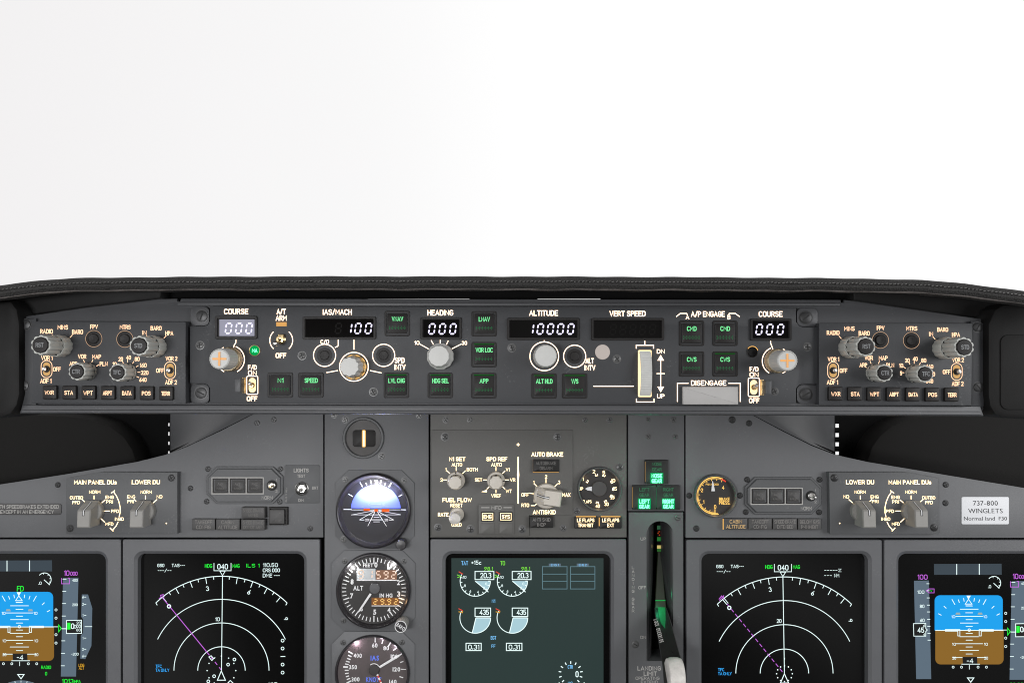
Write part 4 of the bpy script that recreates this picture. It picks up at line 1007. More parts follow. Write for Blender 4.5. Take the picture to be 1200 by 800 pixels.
# MA light and its dark twin
for u, v, m_, on in ((298.5, 410.6, GB, 1), (881.4, 412.2, KEY, 0)):
    b = t.B(0); b.lathe(u, v, [(6.6, 0), (6.6, .6), (5.8, .8), (5.6, .2)], 28, cap=False); f = b.build('master_light', BRASS if on else KEY)
    b = t.B(0); b.lathe(u, v, [(5.6, .15), (5, .5), (0.01, .6)], 24, cap=False); b.build('lens', GB if on else GLASS, f)
    if on: b = t.B(.6); b.text('MA', u, v, 5, 6.6, .75); b.build_up('legend', GX, f)
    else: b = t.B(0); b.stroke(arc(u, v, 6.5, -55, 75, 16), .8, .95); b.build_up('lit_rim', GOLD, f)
# course knobs with cross, rotary knobs
def course_knob(u, v, ang):
    b = t.B(0); b.lathe(u, v, [(14.2, .1), (14.2, 1.2), (13.6, 2), (13.4, 8), (12.6, 9), (12.2, 11), (12.2, 30), (11.6, 33), (10.6, 33.8), (10.0, 33.2), (0.01, 33.1)], 48, fl=(24, .035), cap=False)
    f = b.build('course_knob', KNOBW)
    b = t.B(0); b.lathe(u, v, [(14.0, 1.0), (14.5, 2), (14.4, 8.5), (13.2, 9.5), (12.4, 9.6)], 48, fl=(30, .04), cap=False); b.build('brass_skirt', BRASSD, f)
    p = t.B(33.3); cx, cy = p.pl.pq(u, v)[:2]
    for a in (0, 90):
        q0 = Vector((math.cos(R(a + ang)), math.sin(R(a + ang)))); x, y = p.P(u, v, 0); k = p.k(u, v)
        n_ = Vector((-q0.y, q0.x)); ve = [Vector((x, y)) + q0 * 8.2 * k * s1 + n_ * 1.25 * k * s2 for s1, s2 in ((-1, -1), (1, -1), (1, 1), (-1, 1))]
        p.Fc([p.V(w_.x, w_.y, 33.4 + a * .002) for w_ in ve])
    p.build_up('cross_mark', ORANGE, f)
course_knob(270.6, 421, 0); course_knob(909.2, 422.9, 0)
def knob(t, u, v, prof, m, n=48, fl=None, base=None, nm='knob'):
    b = t.B(0); b.lathe(u, v, prof, n, fl=fl, cap=False); f = b.build(nm, m)
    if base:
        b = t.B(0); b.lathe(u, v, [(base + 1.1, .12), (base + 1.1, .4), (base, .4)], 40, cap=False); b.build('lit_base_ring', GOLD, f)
    return f
knob(t, 414.8, 429.8, [(12.6, .1), (12.6, 14), (11.6, 19), (11.4, 24), (10.6, 25.6), (0.01, 26)], KNOBW, 60, (10, .10, 2), 13.4, 'speed_knob')
b = t.B(0); b.lathe(414.8, 429.8, [(14.6, .3), (14.4, 1.4), (13.2, 1.6), (12.8, 6)], 60, fl=(10, .10, 2), cap=False); b.build('gilt_collar', BRASS)
f = knob(t, 516.4, 417.6, [(15.6, .1), (15.8, 6), (15.2, 9), (14.4, 9.6), (13.0, 12), (12.4, 24), (11.6, 25.6), (0.01, 26)], KNOBW, 120, (12, .035, 1), None, 'heading_knob')
knob(t, 637.9, 417.4, [(13.6, .1), (13.6, 14), (13.1, 24), (12, 25.6), (0.01, 26)], KNOBW, 60, (20, .03), None, 'altitude_knob')
# arm toggle
def toggle(t, u, v, tip, L=15, r0=1.0, r1=2.2, h0=0.5, m=CHROME, name='toggle'):
    d = Vector((tip[0], tip[1], 1)).normalized(); k = 0.82
    b = t.B(0); b.lathe(u, v, [(r0 * .85, 0), (r0, L * .3), (r1 * .8, L * .72), (r1, L * .86), (r1 * .8, L * .96), (0.01, L)], 20, axis=d, h0=h0, mm=True, cap=False)
    return b.build(name, m)
b = t.B(0); b.lathe(329.6, 397.6, [(5.6, .1), (5.6, 1.4), (4.4, 2.2), (4.2, 5), (2, 5.2)], 24, cap=False); b.build('toggle_collar', BRASS); b = t.B(0); b.box(327.4, 391.6, 333.6, 397.6, .1, 5, 1, .4); b.build('toggle_guard', BRASS)
toggle(t, 329.6, 398.4, (-.12, -.30), 17, 1.2, 2.5)
for u, v, sg in ((295.7, 451.2, 1), (883.3, 453.6, -1)):
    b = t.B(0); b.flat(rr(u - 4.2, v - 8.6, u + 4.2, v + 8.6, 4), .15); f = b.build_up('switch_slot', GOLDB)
    b = t.B(0); b.lathe(u, v, [(3.4, .2), (3.3, 2.2), (2.2, 3.4)], 20); b.build('collar', BRASS, f)
    d = Vector((0, .34, 1)).normalized()
    b = t.B(0); b.lathe(u, v + 1, [(.9, 0), (1.1, 4), (1.9, 8), (1.6, 9.4), (.01, 9.8)], 18, axis=d, h0=1, mm=True, cap=False); b.build('bat', CHROME, f)
    b = t.B(0); x0, x1 = (u - 14.2, u - 7.4) if sg > 0 else (u + 7.6, u + 14.4)
    b.box(x0, v - 7.8, x1, v + 7.8, .2, 17, .6, .4); f2 = b.build('switch_guard', METAL)
    b = t.B(0); x0, x1 = (u - 9.6, u - 7) if sg > 0 else (u + 7.2, u + 9.8); b.box(x0, v - 9.2, x1, v + 9.2, .2, 6, .3, .3); b.build('guard_hinge', BRASS, f2)
# thumbwheel
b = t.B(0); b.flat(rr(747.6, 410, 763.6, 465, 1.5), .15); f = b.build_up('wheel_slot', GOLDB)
b = t.B(0); x0, y0 = b.P(755.8, 437.4); kk = b.k(755.8, 437.4); Rw = 26 * kk
prev = None
for i in range(61):
    a = R(-86 + 172 * i / 60); rw = Rw * (1 if i % 2 else .965); ring = []
    for du, ri in ((-6.7, -1.2), (-6.0, 0), (6.0, 0), (6.7, -1.2)):
        q_ = rw + ri * kk; ring.append(b.bm.verts.new((x0 + du * kk, y0 + q_ * math.sin(a), q_ * math.cos(a) * .42 + .0002)))
    if prev:
        for j in range(3): b.Fc((prev[j], prev[j + 1], ring[j + 1], ring[j]))
    prev = ring
b.build('thumbwheel', KNOBW)
b = t.B(0); b.prism(rr(799.4, 453, 864.2, 473.6, .8), .1, 3.2, .8); b.build('disengage_bar', BARGREY)

# ================================================================== display control panels (one each side)
def efis(label, du, dv, mir):
    t = Thing('display_control_panel', label, 'control panel', MCPP, 127 + du, 424 + dv, 5)
    X = lambda u: u + du
    Y = lambda v: v + dv
    b = t.B(5)
    if mir: P_ = [(960, 378.6), (1139.6, 378.6), (1138.4, 475), (959.6, 474)]
    else: P_ = [(40, 376.6), (217.6, 377), (217.6, 472.6), (37.2, 472.4)]
    b.prism(P_[::-1], -7, 5, .5); b.build('faceplate', FACE)
    b = t.B(-3)
    if mir: b.prism([(1138, 376), (1153, 379), (1153, 476), (1138, 476)][::-1], -9, -3, .5)
    else: b.prism([(23, 374), (42, 373), (42, 475), (22, 475)][::-1], -9, -3, .5)
    b.build('mounting_flange', FACE)
    Lw = t.B(5); h = 5.2
    for s_, u, v, c, w in (('MINS', 73.7, 383.4, 5.4, 12.4), ('RADIO', 54.6, 388.2, 5.4, 15), ('BARO', 91, 388.8, 5.4, 13), ('FPV', 110.3, 382.7, 5.2, 9.2), ('MTRS', 146.8, 383.2, 5.2, 13), ('BARO', 183, 384.5, 5.2, 13),
                           ('IN', 169.4, 389.7, 5, 5), ('HPA', 198.5, 390.4, 5.2, 9.6), ('VOR 1', 55, 419.2, 5.2, 13.6), ('OFF', 66.8, 432.5, 5.2, 9.2), ('ADF 1', 53.8, 446.2, 5.4, 13.4),
                           ('VOR 2', 201, 420, 5.2, 14), ('OFF', 187.6, 434, 5.2, 9.2), ('ADF 2', 200.5, 447.8, 5.4, 14), ('VOR', 96.4, 417.6, 5.2, 10), ('MAP', 113.3, 417.8, 5.2, 10.6), ('PLN', 121.6, 426.2, 5.2, 9.4),
                           ('APP', 90 if mir else 86, 426, 5, 9.2), ('20', 141.6, 420.6, 5, 5.4), ('40', 150.8, 418.8, 5, 5.8), ('80', 160.8, 420.6, 5, 6), ('160', 168, 427.8, 5, 8), ('320', 169.6, 436.6, 5, 9), ('640', 167.6, 444.8, 5, 8.6),
                           ('10', 134.4, 426.6, 5, 4.8), ('5', 134.2, 435.6, 5, 2.4)):
        Lw.text(s_, X(u), Y(v), c, w, h)
    for u, v in ((110, 396.8), (146.4, 397.2)):
        b = t.B(5); b.ring(X(u), Y(v), 9.6, .6, h, 40); b.build_up('lit_rim', LPD)
    for u, v in ((54.7, 432.3), (199.4, 433.8)): Lw.stroke(rr(X(u) - 6.4, Y(v) - 10, X(u) + 6.4, Y(v) + 10, 6.3, 8), .75, h, True)
    for (cu, cv, r0, r1, AA) in ((73, 405.6, 13.6, 18, (-40, 42)), (183, 406.4, 13.6, 18, (-40, 42)), (103.4, 435, 11.4, 15, (-58, -22, 22, 58)), (149.6, 436, 11.6, 15, (-85, -58, -25, 0, 30, 58, 90, 115))):
        for a in AA:
            p, q_ = arc(X(cu), Y(cv), r0, a, 0, 1)[0], arc(X(cu), Y(cv), r1, a, 0, 1)[0]; Lw.line(*p, *q_, .75, h)
    Lw.build_up('backlit_lettering', LP)
    for u, v in ((110, 396.8), (146.4, 397.2)):
        b = t.B(5); b.lathe(X(u), Y(v), [(9.2, 5.05), (9.0, 5.15), (8.0, 5.25), (6.0, 5.25), (6.0, 6.2), (5.2, 6.6), (0.01, 6.2)], 36, cap=False); b.build('recessed_button', KEY)
    for u, v in ((54.7, 432.3), (199.4, 433.8)):
        u, v = X(u), Y(v)
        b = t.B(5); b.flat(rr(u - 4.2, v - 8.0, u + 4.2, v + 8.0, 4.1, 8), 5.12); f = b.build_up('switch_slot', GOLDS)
        b = t.B(5); b.lathe(u, v, [(4.15, 5.2), (3.9, 6.2), (1.4, 6.4)], 20); b.build('collar', KEY, f)
        b = t.B(5); b.lathe(u, v, [(1.2, 0), (1.4, 2), (2.0, 3.6), (1.8, 4.6), (.01, 5)], 18, h0=5.4, mm=True, cap=False); b.build('bat', CHROME, f)
    for u, v, s_, big in ((73, 405.6, 'RST', 1), (183, 406.4, 'STD', 1), (103.2, 435.2, 'CTR', 0), (149.6, 436.2, 'TFC', 0)):
        u, v = X(u), Y(v); H = 38 if big else 21
        b = t.B(5)
        if big: b.lathe(u, v, [(12.6, 5.1), (12.9, 6), (12.9, 19), (12.3, 20.4), (11.6, 20.5)], 120, fl=(12, .05, 2), cap=False)
        else: b.lathe(u, v, [(10.6, 5.1), (10.8, 6), (10.6, 9)], 120, fl=(12, .05, 2), cap=False)
        f = b.build('rotary_knob', KNOBG)
        b = t.B(5); z0 = 20.5 if big else 8; rr0 = 11.6 if big else 10.4
        b.lathe(u, v, [(rr0 * .97, z0 - .2), (rr0, z0 + .8), (rr0, 4 + H), (rr0 * .95, 5 + H), (rr0 * .8, 5 + H), (rr0 * .76, 4.2 + H)], 120, fl=(10, .12, 2), cap=False); b.build('outer_ring', KNOBG, f)
        b = t.B(5); rc = rr0 * .77
        b.lathe(u, v, [(rc, 4 + H), (rc, 5.8 + H), (rc * .93, 6.6 + H), (rc * .6, 6.8 + H), (.01, 6.9 + H)], 40, cap=False); b.build('push_cap', KEY, f)
        # printed on the cap
        p = t.B(5); x, y = p.P(u, v); k = p.k(u, v)
        sc_ = t.B(5); sc_.text(s_, u, v, 5.2, 9, 7.02 + H); sc_.build_up('cap_legend', CAPP, f)
    KX = (57.8, 80.6, 103.2, 126, 148.6, 171.4, 194.2)
    for u, s_, w in zip(KX, ('WXR', 'STA', 'WPT', 'ARPT', 'DATA', 'POS', 'TERR'), (11, 10.4, 11, 11, 11, 10.4, 10.4)):
        u = X(u); v = Y(459.6 + (u - du - 57) * .008); b = t.B(8.5); b.prism(rr(u - 8.3, v - 8.1, u + 8.3, v + 8.1, 1.6), 5, 8.5, 1.0); f = b.build('push_key', KEY)
        b = t.B(8.5); b.text(s_, u, v + .2, 5.0, w, 8.62); b.build_up('legend', LP, f)
    L_ = [(30, 380.2, 5.8, '-', 60), (28, 451.8, 5.8, '-', -40)] if not mir else [(1145.4, 383.2, 5.4, '-', 60), (1146.4, 453.6, 5.4, '-', 130)]
    screws(t, L_, -3, SCREW)
efis('small grey panel of four fluted knobs, beside the pale lit COURSE window', 0, 0, False)
efis('small grey panel of four fluted knobs, at the DISENGAGE bar end', 921.6, 1.6, True)

# ================================================================== display selectors
def selector(label, mir):
    t = Thing('display_selector', label, 'selector panel', MAIN, 143 if not mir else 1036, 590, 8)
    HP = 8
    if not mir: P_ = [(77.6, 560), (118, 553), (207.8, 553), (207.8, 625), (77.3, 625.3)]
    else: P_ = [(971.6, 553), (1062.4, 553), (1099.4, 560.2), (1100.4, 625.4), (972.8, 625.2)]
    b = t.B(HP); b.prism(P_, 0, HP, .4); b.build('faceplate', PLATE)
    m = (lambda u: u) if not mir else (lambda u: 1178.2 - u)
    K1, K2 = (110.3, 170.6) if not mir else (1067.6, 1008.1)
    kv = 598.4; s = -1 if mir else 1
    w = t.B(HP); h = HP + .2
    w.text('MAIN PANEL DUs', 111.8 if not mir else 1066.2, 564.8, 5.0, 50, h); w.text('LOWER DU', 171 if not mir else 1007.8, 564.6, 5.0, 33, h)
    for K in (K1, K2): w.text('NORM', K + .8 * (1 if not mir else -.2), 576.2, 3.9, 13.2, h); w.line(K, 580.2, K, 584.6, 1.0, h)
    w.text('OUTBD', K1 - 20.6 * s, 582.8, 3.8, 15.4, h); w.text('PFD', K1 - 21 * s, 588.4, 3.8, 9, h); w.line(K1 - 14 * s, 585, K1 - 11 * s, 587.6, .95, h)
    w.text('ENG', K1 + 18.2 * s, 582.2, 3.8, 9.8, h); w.text('PRI', K1 + 18.2 * s, 587.6, 3.8, 8, h); w.line(K1 + 9 * s, 588.8, K1 + 13.2 * s, 585.2, .95, h)
    w.text('PFD', K1 + 24.6 * s, 598.6, 3.8, 9.2, h); w.line(K1 + 12 * s, 598.4, K1 + 18.4 * s, 598.4, .95, h)
    w.text('MFD', K1 + 18 * s, 613.6, 3.8, 9.2, h); w.line(K1 + 8 * s, 607.2, K1 + 12.6 * s, 611.6, .95, h)
    a = [(K1 + 22.6 * s, 575.4), (K1 + 26.4 * s, 581), (K1 + 29 * s, 587), (K1 + 30.6 * s, 594), (K1 + 30.6 * s, 600), (K1 + 29.4 * s, 605)]
    w.stroke(a, 1.0, h); w.line(K1 + 20 * s, 577.6, K1 + 24.4 * s, 574.2, 1.0, h)
    w.text('INBD', K1 + 29.6 * s, 607.8, 3.8, 10.4, h); w.stroke([(K1 + 28.2 * s, 611), (K1 + 26 * s, 615.6), (K1 + 21.6 * s, 621)], 1.0, h); w.line(K1 + 18.6 * s, 618, K1 + 22.6 * s, 622, 1.0, h)
    w.text('ENG', K2 - 16.8 * s, 581.8, 3.8, 9.4, h); w.text('PRI', K2 - 17.4 * s, 587.2, 3.8, 7.6, h); w.line(K2 - 13.6 * s, 584.6, K2 - 11 * s, 587.2, .95, h)
    w.text('ND', K2 + 16.4 * s, 581.6, 3.8, 6.6, h); w.line(K2 + 9 * s, 588.8, K2 + 13.6 * s, 584.8, .95, h)
    w.flat(circ(195 if not mir else 983.9, 612.8, .8, 10), h)
    w.build_up('backlit_lettering', LC)
    for K in (K1, K2):
        b = t.B(HP); b.lathe(K, kv, [(12.4, HP), (12.4, HP + 6), (11.6, HP + 7.4), (.01, HP + 7.6)], 48, cap=False); f = b.build('selector_knob', KNOBT)
        b = t.B(HP)
        b.grip(K, kv, [(12.6, HP + 4.5), (4.0, HP + 22.5), (2.5, HP + 23.5), (-14.5, HP + 23.5), (-16.0, HP + 22.5), (-15.5, HP + 2)], 16.5, 15.2, 0, 1.2); b.build('grip', KNOBT, f)
        # pointer line: dark edged white line running down the nose and over the front
        for nm, wd, m_, e in (('pointer_border', 2.6, SLOT, .12), ('pointer_line', 1.1, WHITEP, .26)):
            p = t.B(HP); x, y = p.P(K, kv); k = p.k(K, kv); pr = [(12.6, HP + 4.5), (4.0, HP + 22.5), (2.5, HP + 23.5), (-2.5, HP + 23.5)]
            if nm == 'pointer_line': pr = [(12.4, HP + 4.9), (4.0, HP + 22.5), (2.5, HP + 23.5), (-1.7, HP + 23.5)]
            vs = []
            for al, hh in pr:
                ex, ey = (0, e) if al < 4.2 else (e, e)
                vs.append([p.V(x + sgn * wd / 2 * k, y + al * k + ex * .001, hh + ey) for sgn in (-1, 1)])
            for q0, q1 in zip(vs, vs[1:]): p.Fc((q0[0], q0[1], q1[1], q1[0]))
            p.build_up(nm, m_, f)
    screws(t, [(82.4, 618.6, 3.6, '+', 15), (201.2, 559.6, 3.6, '+', 35)] if not mir else [(977.8, 559.6, 3.8, '+', 20), (1094.6, 617.8, 3.8, '+', 60)], HP, SCREW)
selector('grey selector plate with two taupe pointer knobs, beside the speedbrakes placard', False)
selector('grey selector plate with two taupe pointer knobs, beside the white placard', True)

# ================================================================== annunciator units
def annunciator(label, du, dv, mir):
    t = Thing('annunciator_unit', label, 'warning unit', MAIN, 287 + du, 568 + dv, 3)
    X = lambda u: u + du
    Y = lambda v: v + dv
    b = t.B(3)
    rings(b, [(chamf(X(241.6), Y(546.4), X(331.4), Y(590.2), 11.5), 0), (chamf(X(241.6), Y(546.4), X(331.4), Y(590.2), 11.5), 1.6), (chamf(X(242.2), Y(547), X(330.8), Y(589.6), 11.3), 2.2),
              (chamf(X(243.8), Y(548.6), X(329.2), Y(588), 10.8), 2.2), (chamf(X(244.2), Y(549), X(328.8), Y(587.6), 10.6), 3.6), (chamf(X(244.8), Y(549.6), X(328.2), Y(587), 10.4), 4.2)])
    b.build('housing', PLATE)
    w = t.B(4.2); h = 4.35
    x0, x1, v0, v1 = X(248.4), X(308.6), Y(559.4), Y(578.2); d1, d2 = x0 + 20.1, x0 + 40.1
    for q_ in ((x0, v0, x1, v0), (x0, v1, x1, v1)): w.line(*q_, 1.2, h)
    for u in (x0, d1, d2, x1): w.line(u, v0 - .6, u, v1 + .6, 1.1, h + .05)
    w.text('NORM', X(313.2), Y(582.9), 4.2, 13, h); w.text('1', X(324), Y(562), 3, 1, h); w.text('2', X(324), Y(575.2), 3, 2.4, h)
    w.build_up('lettering', GREYP)
    for i, (a, c) in enumerate((('A/P', 'P/RST'), ('A/T', 'P/RST'), ('FMC', 'P/RST'))):
        u = (x0 + 10, (d1 + d2) / 2, (d2 + x1) / 2)[i]; v = (v0 + v1) / 2
        b = t.B(4.2); rings(b, [(rr(u - 9.2, v - 8.8, u + 9.2, v + 8.8, 0.4), 4.25), (rr(u - 7.6, v - 7.2, u + 7.6, v + 7.2, .4), 4.3), (rr(u - 7.5, v - 7.1, u + 7.5, v + 7.1, .4), 3)], cap=True)
        f = b.build('warning_light', KEY)
        b = t.B(4.8); b.prism(rr(u - 6.9, v - 6.6, u + 6.9, v + 6.6, .4), 3.1, 4.8, .4); b.build('lens', TILE, f)
        b = t.B(4.8); b.text(a, u, v - 2, 3.2, 7, 4.95); b.text(c, u, v + 3.4, 2.6, 8.6, 4.95); b.build_up('legend', DIMPB, f)
    u, v = X(318.8), Y(568.4)
    b = t.B(4.2); b.lathe(u, v, [(6.2, 4.3), (6.1, 4.5), (.01, 4.45)], 28, cap=False); f = b.build('toggle_switch', SLOT)
    b = t.B(4.2); b.lathe(u, v, [(4.6, 4.5), (4.5, 7.0), (3.6, 7.6), (2.8, 7.4), (2.4, 6)], 24); b.build('nut', CHROME, f)
    b = t.B(4.2); b.lathe(u, v, [(.8, 0), (1, 4), (1.7, 8), (1.3, 9.6), (.01, 9.8)], 16, axis=(.1, -.1, 1), h0=5, mm=True, cap=False); b.build('bat', BRASS if not mir else CHROME, f)
    screws(t, [(X(244), Y(549.2), 2.8, '+', 10), (X(328.8), Y(549.2), 2.8, '+', 40), (X(242.4), Y(587.2), 2.8, '+', 70), (X(328.2), Y(587.4), 2.8, '+', 20)], 0 if False else .2, SCREW)
annunciator('octagonal annunciator of three dark squares in white outlines, beside the LIGHTS switch plate', 0, 0, False)
annunciator('octagonal annunciator of three dark squares in white outlines, beside the amber BRAKE PRESS gauge', 631.6, 12.4, True)

# LIGHTS test switch
t = Thing('lights_switch', 'grey LIGHTS switch plate with a chrome toggle between TEST and DIM', 'switch', MAIN, 354, 567, .8)
b = t.B(.8); b.prism(rr(333.6, 544.6, 374.8, 589.4, 2), 0, .8, .2); b.build('plate', PLATE)
b = t.B(.8); b.text('LIGHTS', 353, 550.8, 4.6, 17.6, .95); b.text('TEST', 353, 557.5, 3.6, 9.4, .95); b.text('BRT', 369.4, 571.4, 3.4, 7, .95); b.text('DIM', 352.8, 585.8, 3.4, 6.4, .95)
b.text('BUS 2 115V', 335.6, 579.2, 1.8, 17, .95, rot=90); b.build_up('lettering', GREYP)
b = t.B(.8); b.lathe(353.8, 572.2, [(8, .8), (8, 2), (7.2, 2.4), (7.0, 1.8)], 24, cap=False); b.lathe(353.8, 572.2, [(7, .9), (6.6, 3.6), (5.2, 4.4), (4.6, 2.6), (.01, 2.5)], 6, cap=False); b.build('nut', CHROME)
b = t.B(.8); b.lathe(353.8, 572.2, [(1.1, 0), (1.3, 4), (2.2, 7.5), (1.7, 9), (.01, 9.4)], 18, axis=(-.22, -.2, 1), h0=2, mm=True, cap=False); b.build('bat', CHROME)

# warning tiles
def tile(label, u0, v0, u1, v1, lines, m_=TILE, pm=DIMPB, hgt=6, cap=4.2, edge=None, el=None, ws=None, grp=None, pm2=None):
    t = Thing('warning_tile', label, 'warning light', MAIN, (u0 + u1) / 2, (v0 + v1) / 2, hgt, grp)
    b = t.B(hgt); b.prism(rr(u0 + .35, v0 + .35, u1 - .35, v1 - .35, .5), 0, hgt, .4); b.build('tile_body', m_)
    n = len(lines)
    b = t.B(hgt)
    for i, s_ in enumerate(lines): b.text(s_, (u0 + u1) / 2, (v0 + v1) / 2 + (i - (n - 1) / 2) * (cap + 1.7), cap, ws[i] if ws else None, hgt + .15)
    b.build_up('legend', pm)
    if edge:
        b = t.B(hgt)
        for q_ in edge: b.line(*q_, 1.0, hgt + .2)
        b.build_up('edge_light', el)
    return t
G1 = 'warning tiles under the annunciators'
tile('dark tile reading TAKEOFF CONFIG, beside the unlit CABIN ALTITUDE tile', 224.7, 607.4, 252.2, 621.2, ('TAKEOFF', 'CONFIG'), ws=(20, 17), pm=DIMP, grp=G1)
tile('dark tile reading CABIN ALTITUDE, unlit, between TAKEOFF CONFIG and SPEED BRAKE', 252.8, 607.6, 281.2, 621.2, ('CABIN', 'ALTITUDE'), ws=(15, 23), pm=DIMP, grp=G1)
tile('dark tile reading SPEED BRAKE ARMED, stacked on the DO NOT ARM tile', 282.6, 593.6, 310.4, 607.4, ('SPEED BRAKE', 'ARMED'), ws=(24, 12), cap=3.8, hgt=8, grp=G1)
tile('dark tile reading SPEED BRAKE DO NOT ARM, lower of the two stacked tiles', 282.2, 607.9, 310.4, 621.4, ('SPEED BRAKE', 'DO NOT ARM'), ws=(24, 22), cap=3.8, hgt=8, grp=G1)
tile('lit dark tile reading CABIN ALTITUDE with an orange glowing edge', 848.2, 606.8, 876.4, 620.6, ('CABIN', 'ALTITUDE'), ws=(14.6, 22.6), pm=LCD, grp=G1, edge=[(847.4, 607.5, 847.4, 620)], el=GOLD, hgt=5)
tile('dark tile reading TAKEOFF CONFIG beside the orange-edged CABIN ALTITUDE tile', 876.8, 607, 904.8, 620.8, ('TAKEOFF', 'CONFIG'), ws=(19.6, 15.6), pm=DIMP, grp=G1, hgt=5)
tile('dark tile reading SPEED BRAKE EXTENDED', 905.6, 607, 934.2, 620.8, ('SPEED BRAKE', 'EXTENDED'), ws=(25, 19), pm=DIMP, grp=G1, hgt=5)
tile('dark tile reading BELOW G/S P-INHIBIT', 935, 607.2, 962.6, 621, ('BELOW G/S', 'P-INHIBIT'), ws=(23, 20), pm=DIMP, grp=G1, hgt=5)
# square push button beside the stacked tiles
t = Thing('push_light', 'square dark grey push light in a black frame, beside the stacked SPEED BRAKE tiles', 'warning light', MAIN, 325, 604, 5)
b = t.B(4); rings(b, [(rr(315, 593.8, 337, 615, .6), 0), (rr(315, 593.8, 337, 615, .6), 3.4), (rr(315.4, 594.2, 336.6, 614.6, .6), 4), (rr(316, 595.6, 334.6, 614.2, .6), 4), (rr(316, 595.6, 334.6, 614.2, .6), 1)]); b.build('frame', KEY)
b = t.B(5); b.prism(rr(315.4, 597, 333.2, 613.8, 1), 1, 5, .5); b.build('lens', TILE)
b = t.B(5); b.text('INOP', 326.5, 609.5, 2.6, 7, 5.15); b.text('+', 328, 600.5, 2.6, 2.4, 5.15); b.build_up('legend', DIMPB)

# ================================================================== centre plate: N1, speed reference, fuel flow, autobrake
t = Thing('autobrake_plate', 'warm grey plate with backlit N1 SET, SPD REF, FUEL FLOW and AUTO BRAKE knobs', 'control panel', MAIN, 588, 566, 3)
b = t.B(2); b.prism([(505.6, 503.4), (671.2, 503.4), (671.2, 603.2), (620.2, 603.2), (620.2, 627.6), (505.6, 627.6)], 0, 2, .4); b.build('faceplate', OLIVE)
w = t.B(2); h = 2.2
for s_, u, v, c, wd in (('N1 SET', 535.9, 537.6, 4.8, 19), ('AUTO', 535.4, 544.2, 4, 12.4), ('1', 522.6, 549.9, 4, 1.2), ('BOTH', 553.4, 549.8, 4, 12.8), ('2', 517.5, 562, 4, 3), ('SPD REF', 582.2, 537.6, 4.8, 24.6), ('AUTO', 581.8, 544.2, 4, 12.4),
                        ('V1', 595, 549.9, 4, 4.6), ('VR', 600.8, 562, 4, 6.4), ('WT', 596.2, 575.2, 4, 7), ('VREF', 581.4, 580.6, 4, 11.4), ('SET', 560.8, 562, 4, 8.6), ('FUEL FLOW', 535.7, 585.4, 5, 34.4), ('RESET', 534.9, 591.7, 4.2, 14.4),
                        ('RATE', 519.4, 602.6, 4.6, 12.4), ('USED', 535, 614.4, 4.4, 11.6), ('AUTO BRAKE', 641.3, 532.2, 5.2, 37.4), ('2', 639.9, 558.2, 4.2, 2.6), ('1', 625.6, 565, 4.2, 1.2), ('3', 655.2, 564.8, 4.2, 2.6), ('OFF', 615.4, 579.4, 4.2, 8.6),
                        ('RTO', 615.6, 591.6, 4.2, 9), ('MAX', 663.8, 579.5, 4.6, 9.6), ('ANTISKID', 637.8, 599.7, 5, 27)):
    w.text(s_, u, v, c, wd, h)
for cu, cv, A_, r0, r1 in ((534.6, 562, (-90, -45, 0, 45), 10.6, 15.4), (581.2, 562, (-90, 0, 45, 90, 135, 180, 225), 10.6, 15.2), (639.8, 580.2, (-82, -45, 0, 45, 85), 14.2, 19.6)):
    for a in A_:
        p, q_ = arc(cu, cv, r0, a, 0, 1)[0], arc(cu, cv, r1, a, 0, 1)[0]; w.line(*p, *q_, .85, h)
w.stroke([(622.2, 592), (626.6, 592), (629, 590)], .9, h)
w.flat([(564, 576), (570.6, 573.4), (570.6, 576.4)], h)
w.stroke([(607.2, 535.2), (607.2, 589.8)], 1.5, h); w.flat([(605.9, 556), (607.2, 541), (608.5, 556), (607.2, 571)], h + .05)
w.flat([(607.2, 518.4), (607.9, 520), (609.5, 520.7), (607.9, 521.4), (607.2, 523), (606.5, 521.4), (604.9, 520.7), (606.5, 520)], h)
w.build_up('backlit_lettering', LC)
for u, v, a in ((534.6, 562.4, 0), (581.2, 562.4, 90)):
    b = t.B(2); b.lathe(u, v, [(10.4, 2.1), (10.4, 9), (9.6, 10.4), (7.6, 11)], 48, cap=False); f = b.build('rotary_knob', KNOBI)
    b = t.B(2); b.lathe(u, v + .6, [(7.9, 10.6), (7.9, 24), (7.2, 25.4), (.01, 25.8)], 64, fl=(8, .10, 2), cap=False); b.build('fluted_cap', KNOBI, f)
    p, q_ = arc(u, v, 8.2, a, 0, 1)[0], arc(u, v, 10.3, a, 0, 1)[0]
    b = t.B(2); b.line(*p, *q_, 1.2, 11.2); b.build_up('index_mark', SLOT, f)
b = t.B(2); b.lathe(535.4, 602.2, [(8.4, 2.1), (8.2, 4), (6.8, 6), (4, 6.4)], 32); f = b.build('fuel_flow_switch', KNOBI)
b = t.B(2); b.lathe(535, 602.2, [(3.4, 6), (3.6, 10), (6.6, 14), (7.2, 18), (6.4, 21.4), (4, 23), (.01, 23.6)], 32, axis=(-.05, -.12, 1), cap=False); b.build('round_tip', WHITEK, f)
b = t.B(2); b.lathe(639.8, 580.2, [(14.6, 2.1), (14.6, 9), (13.6, 10.8), (.01, 11)], 56, cap=False); f = b.build('autobrake_knob', KNOBI)
b = t.B(2); b.grip(639.8, 580.2, [(14.0, 5), (4.2, 24), (2.6, 25.5), (-13.0, 25.5), (-15.6, 24.2), (-17.0, 21), (-16.4, 6)], 18.5, 18.5, -82, 2.6); b.build('grip', KNOBI, f)
